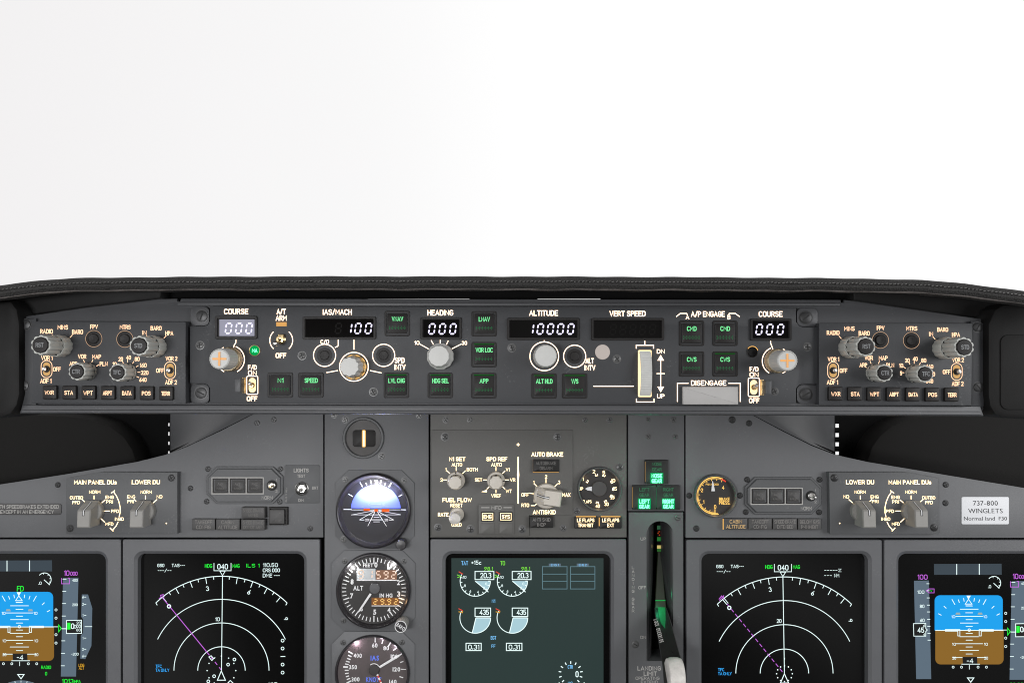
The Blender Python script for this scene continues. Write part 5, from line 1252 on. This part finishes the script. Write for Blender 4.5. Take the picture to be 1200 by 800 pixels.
for nm, wd, m_, e in (('pointer_border', 2.7, SLOT, .15), ('pointer_line', 1.2, WHITEP, .3)):
    p = t.B(2); x, y = p.P(639.8, 580.2); k = p.k(639.8, 580.2); vs = []; ca, sa = math.cos(R(82)), math.sin(R(82)); z_ = 1 if nm == 'pointer_border' else .9
    for al, hh in ((13.9, 5.2), (4.2, 24), (2.6, 25.5), (-2.6 * z_, 25.5)):
        al2 = al + (e / (k * 1000) * .8 if al > 3 else 0)
        vs.append([p.V(x + (sgn * wd / 2 * ca - al2 * sa) * k, y + (sgn * wd / 2 * sa + al2 * ca) * k, hh + e) for sgn in (-1, 1)])
    for q0, q1 in zip(vs, vs[1:]): p.Fc((q0[0], q0[1], q1[1], q1[0]))
    p.build_up(nm, m_, f)
b = t.B(5); b.prism(rr(624.6, 538, 655.4, 552.8, .8), 2, 5, .5); f = b.build('autobrake_light', TILEB)
b = t.B(5); b.text('AUTOBRAKE', 639.8, 542.4, 4, 24, 5.15); b.text('DISARM', 640, 548.4, 4, 15, 5.15); b.build_up('legend', DIMPB, f)
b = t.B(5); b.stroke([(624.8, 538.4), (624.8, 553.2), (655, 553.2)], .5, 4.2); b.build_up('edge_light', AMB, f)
# MFD keys
b = t.B(4); b.prism(rr(560.8, 590.8, 602.2, 626, .6), 2, 4, .4); f = b.build('key_block', OLIVE)
b = t.B(4); b.text('MFD', 581.8, 594.6, 4, 12, 4.15); b.line(563.8, 594.4, 573.6, 594.4, 1.0, 4.15); b.line(590, 594.4, 599.8, 594.4, 1.0, 4.15); b.build_up('lettering', GREYP, f)
for u, s_ in ((571.4, 'ENG'), (592.8, 'SYS')):
    b = t.B(5); b.prism(rr(u - 7.7, 599.6, u + 7.7, 610.4, .6), 4, 5.4, .4); f = b.build('push_key', KEY)
    b = t.B(5.4); b.text(s_, u, 605, 4.6, 9.4, 5.55); b.stroke(rr(u - 6.2, 601.2, u + 6.2, 608.8), .6, 5.5, True); b.build_up('legend', LC, f)
    b = t.B(4.6); b.prism(rr(u - 7.7, 612.4, u + 7.7, 625, .4), 4, 4.6, .3); b.build('blank_key', OLIVE)
screws(t, [(521.4, 511.6, 4, '+', 50), (653.2, 511.8, 4, '+', 5), (513.2, 617.8, 3.8, '+', 70), (551.4, 619.6, 4, '+', 0), (611.8, 619.8, 4, '+', 40)], 2, SCREWG)
tile('dark tile reading ANTI SKID INOP below the autobrake knob', 620.6, 604.4, 648.6, 618.6, ('ANTI SKID', 'INOP'), m_=TILEB, pm=DIMP, ws=(21, 10), hgt=6)
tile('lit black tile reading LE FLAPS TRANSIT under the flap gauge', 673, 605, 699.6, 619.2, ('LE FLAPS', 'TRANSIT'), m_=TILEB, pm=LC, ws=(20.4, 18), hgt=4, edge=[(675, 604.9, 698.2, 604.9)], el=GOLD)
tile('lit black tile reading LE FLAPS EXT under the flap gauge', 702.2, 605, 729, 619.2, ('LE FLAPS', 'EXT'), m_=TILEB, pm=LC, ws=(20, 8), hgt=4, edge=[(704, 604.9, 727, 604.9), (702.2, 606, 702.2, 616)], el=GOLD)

# ================================================================== round gauges
def spot(t, u, v, h, power, col, r=.002):
    l = bpy.data.lights.new('lamp_or_fill', 'POINT'); l.energy = power; l.color = col; l.shadow_soft_size = r  # instrument and gear lamps, plus the added fill at the gear lever
    o = bpy.data.objects.new('lamp_or_fill', l); C.objects.link(o); x, y, k = t.pl.pq(u, v, h * .001)
    o.parent = t.e; o.location = (x - t.o[0], y - t.o[1], h * .001)

def round_gauge(t, u, v, ro, ri, hz=6, m=PLATE, dm=DIAL, dh=0.6, deep=None):
    b = t.B(0); b.lathe(u, v, [(ro, -.3), (ro, hz * .55), (ro * .985, hz * .85), (ro * .96, hz), (ri * 1.05, hz), (ri * 1.0, hz * .8), (ri * .985, dh)], 64, cap=False); b.build('bezel_ring', m)
    b = t.B(0); b.lathe(u, v, [(ri * 1.02, dh - .2), (.01, dh)], 64, cap=False); return b.build('dial_face', dm)
t = Thing('flap_gauge', 'round black flap position gauge with lit numbers and a pale needle at UP', 'gauge', MAIN, 702, 572.3)
round_gauge(t, 702.2, 572.4, 26, 23.4)
w = t.B(.6); h = .8
for s_, u, v, wd, c in (('UP', 680.4, 572.4, 6, 3.8), ('1', 683.2, 561, 1.4, 4), ('2', 696, 552.2, 3, 4), ('5', 707.6, 553.2, 3, 4), ('10', 718.6, 562.8, 4.6, 4), ('15', 720.4, 572.4, 4.8, 4), ('25', 717.8, 582.4, 4.6, 4), ('30', 710.8, 590.4, 4.8, 4), ('40', 700.4, 592.6, 5, 4), ('FLAPS', 688, 587.4, 10.4, 3.4)):
    w.text(s_, u, v, c, wd, h)
for a in (-62, -15, 16, 58, 88, 118, 150, 184):
    p, q_ = arc(702.2, 572.4, 15.2, a, 0, 1)[0], arc(702.2, 572.4, 17.6, a, 0, 1)[0]
    w.line(*p, *q_, 1.2, h); p, q_ = arc(702.2, 572.4, 15.6, a + 8, 0, 1)[0], arc(702.2, 572.4, 17.6, a + 8, 0, 1)[0]; w.line(*p, *q_, .9, h)
    w.stroke(arc(702.2, 572.4, 15.6, a - 1, a + 9, 3), .7, h)
w.build_up('lit_markings', LC)
b = t.B(2); b.prism([(685.6, 572.4), (688.4, 570.6), (694.6, 569.6), (694.6, 575.2), (688.4, 574.2)], 1.8, 2.4, .2, hp=2); b.build('needle', PLACW)
b = t.B(2); b.lathe(702.2, 572.4, [(9, .8), (9, 2.2), (8.4, 2.8), (.01, 3)], 36, cap=False); b.build('hub', TILE)
spot(t, 702, 593.4, 4.5, 0.0008, (1, .62, .28)); spot(t, 720, 563, 4.5, 0.0005, (1, .62, .28)); spot(t, 686, 560, 4.5, 0.0005, (1, .62, .28))

t = Thing('brake_pressure_gauge', 'round black BRAKE PRESS gauge with a yellow lit scale and pale needle', 'gauge', MAIN, 837.6, 580.2)
cu, cv = 837.8, 580.4
round_gauge(t, cu, cv, 25.2, 22.6)
w = t.B(.6); h = .8
w.stroke(arc(cu, cv, 21.6, 180, 385, 48), .8, h)
for i in range(56):
    a = 180 + i * 205 / 55; p, q_ = arc(cu, cv, 21.4, a, 0, 1)[0], arc(cu, cv, 19.4 if i % 5 else 17.6, a, 0, 1)[0]; w.line(*p, *q_, .6, h)
for s_, u, v in (('0', 838, 593.4), ('1', 824.6, 587.8), ('2', 822.6, 574), ('4', 847.4, 571)): w.text(s_, u, v, 4.4, 2.6 if s_ != '1' else 1.2, h)
w.text('BRAKE', 848.8, 584.6, 4, 12.4, h); w.text('PRESS.', 849, 588.8, 4, 13, h); w.text('PSI X 1000', 834.5, 567.2, 2.2, 15, h)
w.line(837.8, 596, 837.8, 601.6, .9, h); w.flat([(833.6, 602.4), (842.6, 602.4), (841, 601), (835, 601)], h + .05)
w.build_up('lit_scale', YEL)
w = t.B(.6); w.stroke(arc(cu, cv, 20.6, 20, 38, 6), 1.6, .9); w.build_up('red_band', SRED)
spot(t, 838, 600.6, 4.5, 0.0012, (1, .6, .22)); spot(t, 818.6, 585, 4.5, 0.0008, (1, .6, .22)); spot(t, 856, 590, 4.5, 0.0006, (1, .6, .22))
b = t.B(2); b.prism([(833.6, 575.2), (834.6, 563.4), (835.6, 563.4), (838, 575.2)], 1.6, 2.2, .2, hp=2); b.build('needle', PLACW)

# lit slit lamp
t = Thing('round_lamp', 'round dark bezel with a glowing upright slit, above the attitude instrument', 'gauge', MAIN, 426, 512.8)
b = t.B(0); b.lathe(426, 512.8, [(24.2, -.3), (24.2, 2.4), (23.4, 3.4), (21.6, 3.4), (20.8, 2.4), (20.6, .1)], 64, cap=False); b.build('bezel_ring', PLATE)
b = t.B(0); b.lathe(426, 512.8, [(20.9, .1), (.01, .25)], 48, cap=False); b.build('dial_face', mat('dial_smoke', (0.035, 0.031, 0.029), 0.5, var=.1))
b = t.B(0); b.prism(rr(413.4, 503.6, 440, 523.4, 3.5), .1, 1.2, .6); b.build('window', KEY)
b = t.B(0); b.flat(rr(424.4, 503.6, 428.8, 523.6, 1.4), 1.35); f = b.build_up('lit_slit', GOLD); b = t.B(0); b.flat(rr(425.6, 504.4, 427.6, 522.8, .8), 1.5); b.build_up('hot_core', emi('lit_slit_core', (255, 245, 215), 1.4), f)

def inst_plate(t, u0, v0, u1, v1, c, m=PANEL):
    b = t.B(1.6); b.prism(chamf(u0, v0, u1, v1, c), 0, 1.6, .5); b.build('mounting_plate', m)
# attitude instrument
t = Thing('attitude_instrument', 'round standby attitude instrument with a glowing blue white sky ball', 'instrument', MAIN, 439, 597)
inst_plate(t, 393, 550.6, 485.6, 642.6, 15)
cu, cv = 438.6, 597.2
b = t.B(0); b.lathe(cu, cv, [(43.4, 1), (43.4, 8), (42.6, 9.4), (41.4, 10), (40.4, 9.4), (37.6, 2.2), (37.2, 1.7)], 72, cap=False); b.build('bezel_ring', CASE)
b = t.B(0); b.lathe(cu, cv, [(38.4, 1.72), (.01, 1.75)], 64, cap=False); b.build('bank_scale', mat('dial_grey', (0.019, 0.0175, 0.021), .5, spec=.3, var=.1))
bu, bv, br = 440.4, 597, 29.2
b = t.B(1.8); hz_ = 596.6
top = [p for p in circ(bu, bv, br, 96) if p[1] <= hz_]; b.flat(top, 2.0); b.build_up('sky_half', SKYB)
b = t.B(1.8); lowp = [p for p in circ(bu, bv, br, 96) if p[1] > hz_]; lowp.sort(key=lambda p: math.atan2(p[1] - hz_ + 1e-3, p[0] - bu)); b.flat(lowp, 2.0); b.build_up('ground_half', mat('ground_paint', (0.017, 0.016, 0.020), .5, spec=.3))
w = t.B(2); h = 2.2
w.line(402.6, hz_ - .2, 412, hz_ - .1, 1.2, h); w.line(470, hz_ + .2, 478.4, hz_ + .6, 1.1, h); w.line(411.6, hz_ + .4, 469.4, hz_ + .4, .6, h)
for a in (-60, -30, -10, 10, 30, 60):
    p, q_ = arc(440.4, 597, 31, a, 0, 1)[0], arc(440.4, 597, 37.2 if a % 30 == 0 else 35.4, a, 0, 1)[0]; w.line(*p, *q_, 1.1, h)
for a in (-20, 20): p, q_ = arc(440.4, 597, 31, a, 0, 1)[0], arc(440.4, 597, 33.6, a, 0, 1)[0]; w.line(*p, *q_, 1, h)
for x0, x1, y1 in ((440, 431, 616), (441.4, 453, 616.2), (440, 421.4, 608.6), (441.4, 461.4, 608.8), (438, 411.6, 603), (444, 469.6, 602.6)): w.line(x0, hz_ + 1.4, x1, y1, .6, h)
w.line(411.8, 602.8, 469.4, 602.8, .55, h); w.line(421.4, 608.8, 427, 608.8, .7, h); w.line(455.6, 608.8, 461.4, 608.8, .7, h); w.line(433, 608.6, 449, 608.6, .7, h)
w.line(438, 605.6, 444.6, 605.6, .6, h); w.line(437.6, 611, 445, 611, .6, h); w.text('20', 430, 608.8, 2.8, 4, h); w.text('20', 452.6, 608.8, 2.8, 4, h)
w.build_up('white_markings', WHITEP)
w = t.B(2)
for v, x in ((593.6, 3), (590.6, 6), (587.4, 2.6), (584.6, 5.4), (581.6, 2.4)): w.line(440.8 - x, v, 440.8 + x, v, .6, h)
w.text('10', 432.4, 590.6, 2.6, 3.4, h); w.text('10', 449.6, 590.6, 2.6, 3.4, h)
w.flat([(439.6, 571.6), (440.8, 565.6), (441.4, 565.6), (440.4, 571.8)], h); w.stroke([(440, 571.4), (441.4, 566.4), (444.4, 571.4)], 1.2, h); w.build_up('dark_markings', SKYD)
w = t.B(2.4); w.flat([(438.6, 562.6), (443, 562.6), (440.9, 566.2)], 2.5); w.build_up('bank_pointer', WHITEP)
w = t.B(2.6); w.flat(rr(426.2, 595.4, 433.4, 598.2), 2.8); w.flat(rr(447.4, 596, 456.2, 599.4), 2.8); w.flat(rr(438.8, 596.2, 442.8, 599.2), 2.8); w.build_up('aircraft_symbol', REDO)
b = t.B(0); b.lathe(471.6, 635.6, [(6.4, 1.6), (6.4, 13), (5.4, 14.4), (.01, 14.6)], 32, fl=(16, .05), cap=False); b.build('adjust_knob', CASE)
screws(t, [(404.6, 562, 3, '+', 10), (473.8, 562.6, 3, '+', 50), (402.8, 631.6, 3.2, '+', 80)], 1.6, SCREWG)
spot(t, 440.5, 573, 7, 0.085, (1, 1, 1.0)); spot(t, 430, 577, 7, 0.022, (1, 1, 1.0)); spot(t, 451, 577, 7, 0.022, (1, 1, 1.0)); spot(t, 424, 578, 9, 0.022, (.3, .36, 1.0)); spot(t, 457, 578, 9, 0.022, (.3, .36, 1.0))

# altimeter
t = Thing('altimeter', 'round black altimeter reading ALT with a white needle and orange pressure digits', 'instrument', MAIN, 438, 690.5)
inst_plate(t, 388.4, 644.6, 486.4, 738.6, 15)
cu, cv = 438.2, 690.6
b = t.B(0); b.lathe(cu, cv, [(43.4, 1), (43.4, 6), (42.4, 7.4), (41.4, 7.6), (40.4, 6.6), (38.6, 1.7)], 72, cap=False); b.build('bezel_ring', CASE)
b = t.B(0); b.lathe(cu, cv, [(39.4, 1.72), (.01, 1.75)], 64, cap=False); b.build('dial_face', DIAL)
w = t.B(1.75); h = 1.9
for i in range(50):
    a = i * 7.2; p, q_ = arc(cu, cv, 37.6, a, 0, 1)[0], arc(cu, cv, 30.4 if i % 5 == 0 else 32.6, a, 0, 1)[0]; w.line(*p, *q_, 1.25 if i % 5 == 0 else 1.0, h)
for s_, u, v in (('0', 440.6, 661.4), ('1', 454.8, 663.4), ('2', 467, 682), ('3', 467.2, 695.4), ('4', 455.8, 714.4), ('5', 439.2, 716.6), ('6', 423.6, 712.6), ('7', 412.2, 697.6), ('8', 412.6, 681.2)): w.type(s_, u, v, 5.4, 3.6 if s_ != '1' else 1.6, h)
w.type('FEET', 431.4, 661.8, 4, 12, h); w.type('ALT', 419.8, 688.6, 5, 11.6, h); w.type('IN HG', 452.4, 697.2, 4.2, 15, h)
w.line(418, 679.4, 465, 679.4, 1.3, h); w.line(435.6, 709.4, 468, 709.4, .9, h)
w.build_up('white_markings', WHITEP)
w = t.B(1.75); w.flat(rr(418, 665.8, 440, 678.8), 1.86); w.line(429, 665.8, 429, 678.8, .4, 1.92); w.build_up('number_drums', GREYK)
w = t.B(1.75)
for c, u in (('9', 423), ('1', 433.6)): w.seg(c, u, 672.4, 5, 9.4, 1.3, 2.0, .05)
for c, u in (('5', 443.4), ('9', 452.4), ('2', 461.4)): w.seg(c, u, 673, 4.6, 8, 1.3, 2.0, .05)
w.build_up('altitude_digits', emi('lit_altitude', (255, 226, 205), 1.05))
w = t.B(1.75); w.flat(rr(440.6, 667.6, 465, 678.8), 1.84); w.build_up('altitude_window', emi('lit_window', (150, 112, 92), .9))
w = t.B(1.75); w.flat(rr(435.4, 699.8, 468, 708.8), 1.84); w.build_up('pressure_window', emi('lit_pressure', (150, 100, 60), .8))
w = t.B(1.75)
for c, u in (('2', 440), ('9', 448), ('9', 456), ('2', 464)): w.seg(c, u, 704.4, 3.8, 6, 1.2, 2.0, .05)
w.flat(circ(452.2, 707.6, .7, 8), 2.0); w.build_up('pressure_digits', SEGO)
b = t.B(3); b.prism([(433.4, 694.4), (435.6, 695.8), (422.4, 715.2), (419.4, 717.6), (420.6, 714)], 3, 3.5, .1); b.build('needle', WHITEP)
b = t.B(3); b.lathe(439, 689, [(6.4, 2.2), (6.4, 3.6), (5.8, 4.2), (.01, 4.3)], 32, cap=False); b.build('hub', mat('hub_grey', (.06, .06, .064), .4))
b = t.B(0); b.lathe(472.4, 727.6, [(7.2, 1.6), (7.4, 9), (7.2, 20), (6.6, 21.4), (.01, 21.5)], 40, fl=(20, .04), cap=False); f = b.build('pressure_knob', KNOBT)
b = t.B(0); x_ = 472.4; b.lathe(x_, 727.6, [(6.4, 21.6), (.01, 21.7)], 32, cap=False); b.build('cap_disc', CASE, f)
b = t.B(0); b.ring(x_, 727.6, 6.4, .8, 21.9, 32); b.type('BARO', x_, 727.8, 4, 10, 21.9, rot=-35); b.build_up('cap_legend', WHITEP, f)
screws(t, [(404, 656.8, 2.8, '+', 20), (473.4, 657.2, 2.8, '+', 60), (402.6, 726.6, 2.8, '+', 10)], 1.6, SCREWG)
spot(t, 412, 666, 5.6, 0.010, (1, 1, 1)); spot(t, 460, 662, 5.6, 0.012, (1, 1, 1)); spot(t, 470, 704, 5.6, 0.0016, (1, .6, .3))

# airspeed
t = Thing('airspeed_instrument', 'round dusky airspeed instrument with blue IAS lettering and a striped needle', 'instrument', MAIN, 437, 786)
inst_plate(t, 388.6, 739.4, 486, 834, 15)
cu, cv = 436.8, 787
b = t.B(0); b.lathe(cu, cv, [(43.6, 1), (43.6, 4.6), (42.8, 5.6), (41.8, 5.6), (41.2, 4.6), (40.6, 1.7)], 72, cap=False); b.build('bezel_ring', CASE)
b = t.B(0); b.lathe(cu, cv, [(41, 1.72), (.01, 1.75)], 64, cap=False); b.build('dial_face', DIALP)
w = t.B(1.75); h = 1.95; du, dv, s_ = 385, 735, 11.43
for x0, y0, x1, y1, wd in ((625, 125, 625, 195, 1.3), (730, 160, 715, 215, 1.2), (838, 185, 800, 250, 1.6), (910, 268, 870, 303, 1.2), (990, 345, 930, 375, 1.4), (1003, 450, 960, 463, 1.1), (970, 553, 1040, 558, .8), (950, 652, 1000, 668, 1.1),
                        (265, 315, 325, 350, 1.7), (262, 365, 308, 388, 1.5), (248, 408, 296, 425, 1.3), (233, 445, 284, 460, 1.2), (222, 482, 270, 492, 1.2), (197, 523, 262, 526, 1.9), (218, 568, 270, 568, 1.2), (222, 612, 270, 606, 1.2), (232, 655, 276, 643, 1.2), (245, 692, 290, 676, 1.2), (243, 740, 300, 710, 1.6), (255, 775, 310, 748, 1.2)):
    w.line(du + x0 / s_, dv + y0 / s_, du + x1 / s_, dv + y1 / s_, wd, h)
for tx, x, y, wd in (('60', 620, 236, 6.4), ('80', 772, 272, 6.6), ('100', 880, 385, 8), ('120', 910, 556, 9), ('140', 862, 722, 8.6), ('400', 390, 372, 9.6), ('350', 328, 526, 9.4), ('300', 362, 690, 9.4)): w.type(tx, du + x / s_, dv + y / s_, 4.4, wd, h)
w.stroke(arc(438.4, 783.6, 6.8, -40, 62, 16), .9, 2.6)
w.build_up('white_markings', WHITEP)
w = t.B(1.75); w.type('IAS', 439.2, 770.4, 5.2, 9.8, h); w.type('KNOTS', 438, 795.6, 5, 18, h); w.build_up('blue_lettering', BLUEP)
b = t.B(3); b.prism([(443.8, 780.2), (445.4, 782.2), (467, 769.4), (471.6, 765.2), (465.6, 767)], 3, 3.5, .1); b.build('needle', WHITEP)
for i in range(7):
    a = i / 7; c = (i + 1) / 7; x0, y0, x1, y1 = 441.6, 788.6, 449.6, 806
    b = t.B(3); b.line(x0 + (x1 - x0) * a, y0 + (y1 - y0) * a, x0 + (x1 - x0) * c, y0 + (y1 - y0) * c, 2.2, 3.2)
    if i == 0: bw, brd = t.B(3), t.B(3)
    (bw if i % 2 == 0 else brd).line(x0 + (x1 - x0) * a, y0 + (y1 - y0) * a, x0 + (x1 - x0) * c, y0 + (y1 - y0) * c, 2.2, 3.2); b.bm.free()
f = bw.build_up('striped_needle', WHITEP); brd.build_up('red_stripes', REDP, f)
b = t.B(3); b.lathe(438.4, 784.6, [(6, 2.0), (6, 3.6), (5.4, 4), (.01, 4.1)], 32, cap=False); b.build('hub', mat('hub_dusk', (.030, .026, .025), .5))
screws(t, [(402.2, 752.2, 2.8, '+', 20), (471.2, 752, 2.8, '+', 60)], 1.6, SCREWG)
spot(t, 417, 754, 4.6, 0.012, (.9, .72, .85)); spot(t, 447, 748, 4.4, 0.003, (.9, .75, .9)); spot(t, 463, 757, 4.4, 0.004, (.9, .8, .95))

# ================================================================== landing gear lights and lever
G2 = 'landing gear indicator lights'
def gear_light(label, u0, v0, u1, v1, word, side):
    t = Thing('gear_light', label, 'indicator light', MAIN, (u0 + u1) / 2, (v0 + v1) / 2, 6, G2)
    b = t.B(6); b.prism(rr(u0 + .2, v0 + .2, u1 - .2, v1 - .2, .6), 0, 6, .4); b.build('housing', TILEB)
    um = (u0 + u1) / 2; hh = (v1 - v0) / 2
    b = t.B(6); b.text(word, um, v0 + hh * .34, 3.9, 11.6 if len(word) < 5 else 12.6, 6.15); b.text('GEAR', um, v0 + hh * .78, 3.9, 11.4, 6.15); b.build_up('red_light_legend', GDT)
    b = t.B(6); b.prism(rr(um - 7.6, v0 + hh + .8, um + 7.6, v1 - 1.2, .5), 5.9, 6.3, .1); f = b.build('lit_lens', GLENS)
    b = t.B(6.3); b.text(word, um, v0 + hh * 1.3, 5.0, 12.6 if len(word) < 5 else 13.8, 6.5, wt=.22); b.text('GEAR', um, v0 + hh * 1.72, 5.0, 12.2, 6.5, wt=.22); b.build_up('legend', GX, f); spot(t, um, v0 + hh * 1.5, 11, .012, (.08, 1, .5), .004)
    if side: b = t.B(6); b.line(u0 + .1, v0 + 2, u0 + .1, v1 - 3, .5, 6.1); b.build_up('edge_light', LCD2 if side == 1 else GDT)
gear_light('green lit gear light reading NOSE GEAR, above the other two', 756, 538.6, 783.4, 567.2, 'NOSE', 1)
gear_light('green lit gear light reading LEFT GEAR', 741.2, 568.4, 769, 597.2, 'LEFT', 1)
gear_light('green lit gear light reading RIGHT GEAR', 769.4, 568.4, 797.2, 597.2, 'RIGHT', 2)

t = Thing('gear_lever', 'black landing gear lever with a pale wheel-shaped knob, down in its slot', 'lever', MAIN, 773, 770)
# slot cheeks, index strip inside the slot
for sg in (-1, 1):
    b = t.B(0); rows = []
    for i in range(19):
        v = 612 + i * 9.0; f = i / 18; row = []
        for j in range(7):
            w_ = j / 6; u = 773.4 + sg * (15.3 - (11.7 - 3.4 * f) * w_); row.append(b.V(*b.P(u, v, -1), -1 - 17 * w_ ** 2.0))
        rows.append(row)
    for a_, c_ in zip(rows, rows[1:]):
        for i in range(6): b.Fc((a_[i], a_[i + 1], c_[i + 1], c_[i]))
    b.build('slot_cheek', mat('cheek_black' + str(sg), (.030, .030, .031), .22))
def strip(u0, v0, u1, v1, m_, nm, h=-20, tp=0): b = t.B(h); b.flat([(u0, v1), (u1, v1), (u1 - tp, v0), (u0 + tp, v0)], h); return b.build_up(nm, m_)
ix = strip(769.4, 614, 775.4, 700, VOID, 'index_strip', -22, .5)
for v0, v1, m_, nm in ((615.5, 620, GREEND, 'green_mark'), (629, 633.6, emi('mark_green', (40, 110, 50)), 'green_mark'), (638.6, 642.4, emi('mark_yellow', (200, 182, 110)), 'yellow_mark'), (642.6, 646, emi('mark_green_dark', (40, 92, 40)), 'green_mark')):
    b = t.B(-19); b.flat(rr(770, v0, 775.2, v1), -19); b.build_up(nm, m_, ix)
b = t.B(-19)
for u, v in ((772.4, 622.6), (771.2, 624.4), (772.8, 626.6)): b.flat(circ(u, v, .8, 8), -19)
b.build_up('red_marks', emi('mark_red', (170, 62, 24)), ix)
# lever arm: tapering bar that comes out of the slot towards the viewer as it goes down
def pt(u, v, h): x, y = t.pl.pq(u, v, h * .001)[:2]; return Vector((x - t.o[0], y - t.o[1], h * .001))
def arm(name, L, m_):
    """L: rows of (u_left, u_right, v, height, thickness)"""
    b = t.B(0); rows = []
    for ul, ur, v, h_, th in L:
        rows.append([b.bm.verts.new(pt(a, v, z)) for a, z in ((ul, h_ - th), (ul, h_ - 1.2), (ul + 1.0, h_), (ur - 1.0, h_), (ur, h_ - 1.2), (ur, h_ - th))])
    for a_, c_ in zip(rows, rows[1:]):
        for i in range(6): b.Fc((a_[i - 1], a_[i], c_[i], c_[i - 1]))
    b.Fc(rows[0]); b.Fc(rows[-1]); return b.build(name, m_)
ARMM = mat('arm_black', (.012, .0115, .011), .3, var=.2, vscale=60)
arm('lever_root', [(770.4, 775.6, 646, -21, 8), (769.0, 777.6, 672, -14, 10), (767.6, 780.0, 703, -4, 12), (767.2, 781, 714, 1, 12)], mat('root_green_reflection', (.012, .016, .007), .35))  # green tint of the reflection put into the root's colour
A1 = arm('lever_arm', [(766.6, 781.4, 712, 4, 14), (768.6, 788, 733, 22, 16), (772.4, 794.6, 757, 40, 18), (776.4, 801, 780, 56, 20), (778.4, 806, 806, 74, 24), (780, 810, 830, 90, 28)], ARMM)
b = t.B(0); 
for i in range(13):
    c = 'LOCK OVERRIDE'[i]
    if c == ' ': continue
    f = i / 12; u, v, hh = 768.2 + 7.2 * f, 725.5 + 26 * f, 17 + 20.5 * f
    x, y = b.P(u, v, hh + .6); sv = GLY[(1, c)]; sc_ = 4.6 / CAP * .00086; ca, sa = math.cos(R(-72)), math.sin(R(-72))
    nv = []
    for px, py in sv[0]:
        X_, Y_ = (px - .3) * sc_ * .36, py * sc_ - 2.3 * .00086; nv.append(b.bm.verts.new(Vector((x + X_ * ca - Y_ * sa, y + X_ * sa + Y_ * ca, (hh + .6) * .001))))
    for fc in sv[1]: b.Fc([nv[j] for j in fc])
b.build_up('lock_override_lettering', GREYP, A1)
b = t.B(0)
vs = [b.bm.verts.new(pt(u, v, h_)) for u, v, h_ in ((771, 711, 4.6), (779.6, 711, 4.6), (780, 724, 15.5), (779.4, 736, 25.2), (774.6, 730, 20.4), (772.2, 722, 13.8))]; b.Fc(vs); b.build_up('green_reflection', GREEND, A1)  # green reflection on the black arm, painted as a strip
b = t.B(0); vs = [b.bm.verts.new(pt(u, v, h_)) for u, v, h_ in ((767.8, 703.6, -3.2), (779.8, 703.6, -3.2), (779.8, 702.8, -3.6), (767.8, 702.8, -3.6))]; b.Fc(vs); b.build_up('green_edge_glint', emi('glint_green', (20, 190, 80)), A1)  # emissive line stands for green light caught on the edge
b = t.B(0)
x, y = b.P(791.6, 792, 70); k = b.pl.pq(791.6, 792, .07)[2]
# wheel knob: short fat tyre standing on edge, axis across the lever
c0 = Vector((x, y, .066)); rows = []
for du_, rw in ((-9.4, 13), (-9.4, 18.4), (-8.4, 20.4), (-4.5, 21.8), (0, 22.1), (4.5, 21.8), (8.4, 20.4), (9.4, 18.4), (9.4, 13)):
    rows.append([b.bm.verts.new(c0 + Vector((du_ * k, rw * k * math.cos(2 * math.pi * i / 48) - 2 * k, rw * k * math.sin(2 * math.pi * i / 48)))) for i in range(48)])
for a_, c_ in zip(rows, rows[1:]): b.ringf(a_, c_)
b.Fc(rows[0]); b.Fc(rows[-1]); b.build('wheel_knob', WHITEK)

spot(t, 774, 704, 12, .003, (.05, 1, .4), .003)  # added green fill with no lamp here, tints the slot and arm

# ================================================================== placards
t = Thing('white_placard', 'white printed placard with three dark lines, WINGLETS in the middle', 'placard', MAIN, 1154.6, 598, .6)
b = t.B(.8); b.prism(rr(1127, 582, 1182.4, 614, 1.6), 0, .8, .2); b.build('plate', PLACW)
b = t.B(.8); b.type('737-800', 1154.8, 589.2, 5.2, 29, .95, bold=0); b.type('WINGLETS', 1154.8, 598.2, 5.2, 40.4, .95, bold=0); b.type('Normal', 1140.6, 607.2, 4.2, 22, .95, bold=0); b.type('land', 1160.2, 607.2, 4.2, 11, .95, bold=0); b.type('F30', 1175.2, 607.2, 4.2, 9.6, .95, bold=0)
b.build_up('lettering', INK)
t = Thing('speedbrake_placard', 'dark grey placard about speedbrakes extended, cut by the photo edge', 'placard', MAIN, 20, 596, .6)
b = t.B(.7); b.prism(rr(-40, 589.6, 71.8, 603, 3), 0, .7, .2); b.build('plate', TILE)
b = t.B(.7); b.text('WITH SPEEDBRAKES EXTENDED', 31.8, 593.4, 4.2, 74.8, .85, wt=.16); b.text('EXCEPT IN AN EMERGENCY', 31.8, 599.4, 4.2, 62.6, .85, wt=.16); b.build_up('lettering', GREYP)
